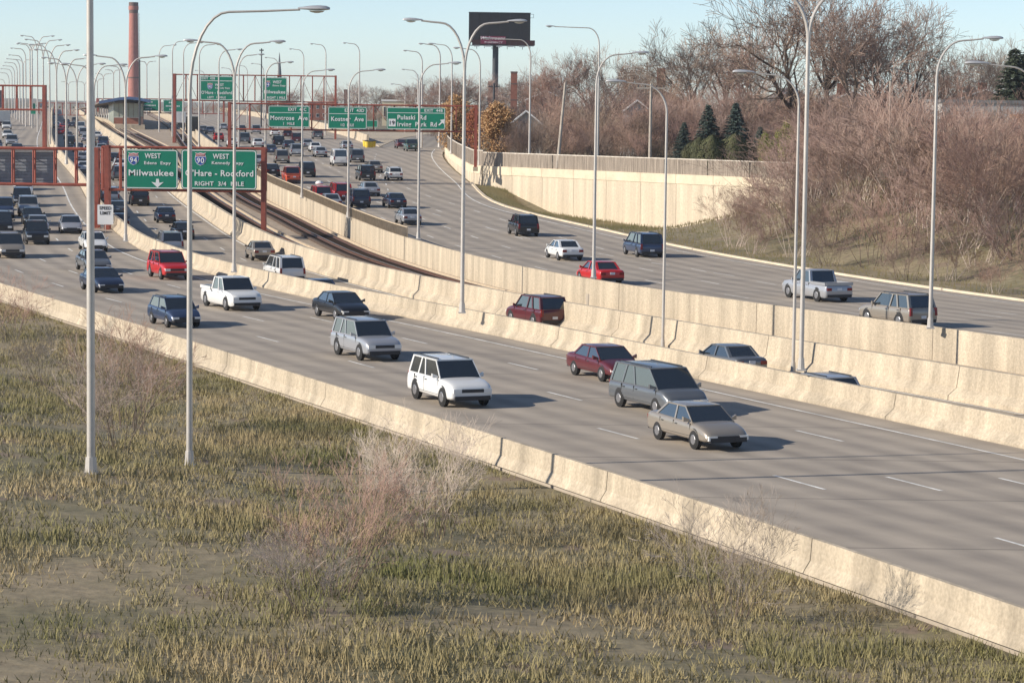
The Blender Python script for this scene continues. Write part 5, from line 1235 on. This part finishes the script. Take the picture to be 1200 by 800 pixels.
# near pinkish brush on the slope
gN = 'near pinkish bare thickets on the right slope'
def scatter_near():
    for D in (252, 240, 228, 216, 204, 192, 180, 168, 156, 146, 136, 127, 118, 109, 100):
        e = Ec(D); st = 3.0 if D > 150 else 2.7
        x = e + 2.2 + RV.uniform(0, 2)
        while True:
            px = proj(x, D, g(D))[0]
            if px > 1230 or x > Bc(D) - 1.5: break
            z0 = ground_z(x, D)
            edge = min(1, max(0, (x - e - 3) / 12))
            topy = 232 - 100 * sm((px - 886) / 112) + 15 * sm((px - 1085) / 30)
            zt = P(px, topy, D).z; cap = (2.4 + 5.6 * edge) * RV.uniform(.8, 1.15)
            s_ = min(cap, max(1.2, zt - z0) * RV.uniform(.88, 1.08)) / 8.4
            if px > 855:
                plant('near%d' % RV.randrange(3), x, D + RV.uniform(-4, 4), z0 - .1, (s_ * 1.25, s_ * 1.25, s_), 'pinkish thicket on right slope, %s row, %s' % ('farthest far middle nearer nearest'.split()[min(4, int((255 - D) / 32))], where(px)), 'bush', gN, mats=(RV.choice((TWIG3, BARK, BARK)), RV.choice((TWIG2, TWIG2, TWIG, TWIG))))
            x += st * RV.uniform(.8, 1.2)
scatter_near()
for px, yt, D, lab in ((1190, 132, 205, 'slender pale tree before the pale building'), (1135, 150, 200, 'small forked pale tree in the pinkish brush'), (1060, 138, 215, 'thin pale tree left of the right lamp in the brush')):
    A('tree2', px, D, yt, lab, group='small pale trees in the brush', mats=(POLEW, TWIG3), wk=.7)
# far trees
gF2 = 'far bare trees behind the traffic'
for px, yt, D in ((395, 104, 700), (418, 98, 720), (440, 103, 690), (462, 106, 700), (484, 100, 650), (505, 96, 560), (522, 92, 520), (543, 90, 520), (562, 96, 560), (592, 100, 560), (612, 92, 540), (345, 104, 900), (332, 108, 900), (378, 106, 850), (318, 112, 850), (452, 108, 800), (630, 88, 520)):
    A('tree%d' % RV.randrange(4), px, D, yt, 'one of the far bare trees behind the exit signs', group=gF2, mats=(BARK, TWIG2), z=g(D), wk=1.15)
for px, yt, D in [(200 + 13 * i, RV.uniform(119, 125), RV.uniform(900, 1000)) for i in range(15)] + [(393 + 14 * i, RV.uniform(122, 130), 640 + RV.uniform(0, 60)) for i in range(9)] + [(505, 140, 520), (515, 138, 480), (524, 142, 450)]:
    A('bush%d' % RV.randrange(4), px, D, yt, 'one of the far brown bushes lining the main road', 'bush', 'far brown bushes along the main road', mats=(BARK, RV.choice((TWIG4, TWIG))), z=g(D), wk=1.6)
for px, yt in ((64, 134), (70, 136), (78, 135), (86, 136), (98, 134), (106, 136), (48, 137), (56, 139)):
    A('cedar', px, 1250, yt, 'one of the far dark green trees over the crest of the express lanes', 'tree', 'far dark trees at the crest', z=g(1250), wk=2.2)
# grassy verge at the lower left
def verge():
    rng = random.Random(4); mb = MB(); n = 0
    while n < 130000:
        D = 38 + 160 * rng.random() ** 1.6; l = Lc(D); x = l - .4 - 40 * rng.random() ** 1.2
        px = proj(x, D, g(D))[0]
        if px < -40 or px > 1240: continue
        cl = 1.3 * noise.noise(Vector((x * .16, D * .16, 3))) + 1.1 * noise.noise(Vector((x * .9, D * .9, 7))) + .2
        if rng.random() > .42 + .7 * cl: continue
        z = ground_z(x, D) - .02; h = rng.uniform(.06, .24) * (1 + .9 * max(0, cl))
        an = rng.uniform(0, 6.28); dx, dy = math.cos(an) * .022, math.sin(an) * .014; lx, ly = rng.uniform(-.14, .14), rng.uniform(-.14, .14)
        k = len(mb.v); mb.v += [(x - dx, D - dy, z), (x + dx, D + dy, z), (x + lx, D + ly, z + h)]; mb.f.append((k, k + 1, k + 2)); n += 1
    for _ in range(40000):     # right slope and the strip under the retaining wall
        D = rng.uniform(100, 300); e = Ec(D); x = rng.uniform(e + .4, Bc(D)); z = ground_z(x, D); h = rng.uniform(.1, .4)
        k = len(mb.v); mb.v += [(x - .04, D, z), (x + .04, D, z), (x + rng.uniform(-.1, .1), D, z + h)]; mb.f.append((k, k + 1, k + 2))
    kind(mb.build('grass', GRASSM), 'stuff', 'dry winter grass on the verges')
verge()
for i in range(36):
    D = RV.uniform(58, 190); x = Lc(D) - RV.uniform(3.5, 26); px = proj(x, D, g(D))[0]
    if -20 < px < 1150 and abs(px - 105) > 30 and abs(px - 222) > 30:
        plant('near%d' % RV.randrange(3), x, D, ground_z(x, D) - .1, RV.uniform(.16, .42), 'low bare shrub on the verge, %s, %s' % (('nearest', 'near', 'middle', 'far', 'farthest')[min(4, int((D - 58) / 27))], 'left of the thick pole' if px < 105 else 'between the two near poles' if px < 222 else 'right of the long armed lamp' if px < 450 else 'below the tall double lamp' if px < 620 else 'towards the kerb side corner'), 'shrub', 'low shrubs on the grassy verge', mats=(BARK, RV.choice((TWIG, TWIG3))))
# grass mound with a dry tuft beside the shoulder

# ------------------------------------------------------------------ the air
hz = MB().box(-5800, 4600, -64, 5660, -2.5, 62)
hm = bpy.data.materials.new('haze'); hm.use_nodes = True; ht = hm.node_tree; ht.nodes.clear()
hv = ht.nodes.new('ShaderNodeVolumePrincipled'); hv.inputs['Color'].default_value = (0.86, 0.92, 1.0, 1); hv.inputs['Density'].default_value = 0.00010; hv.inputs['Anisotropy'].default_value = 0.2
hout = ht.nodes.new('ShaderNodeOutputMaterial'); ht.links.new(hv.outputs[0], hout.inputs['Volume'])
kind(hz.build('haze', hm), 'stuff', 'thin pale air over the whole place')
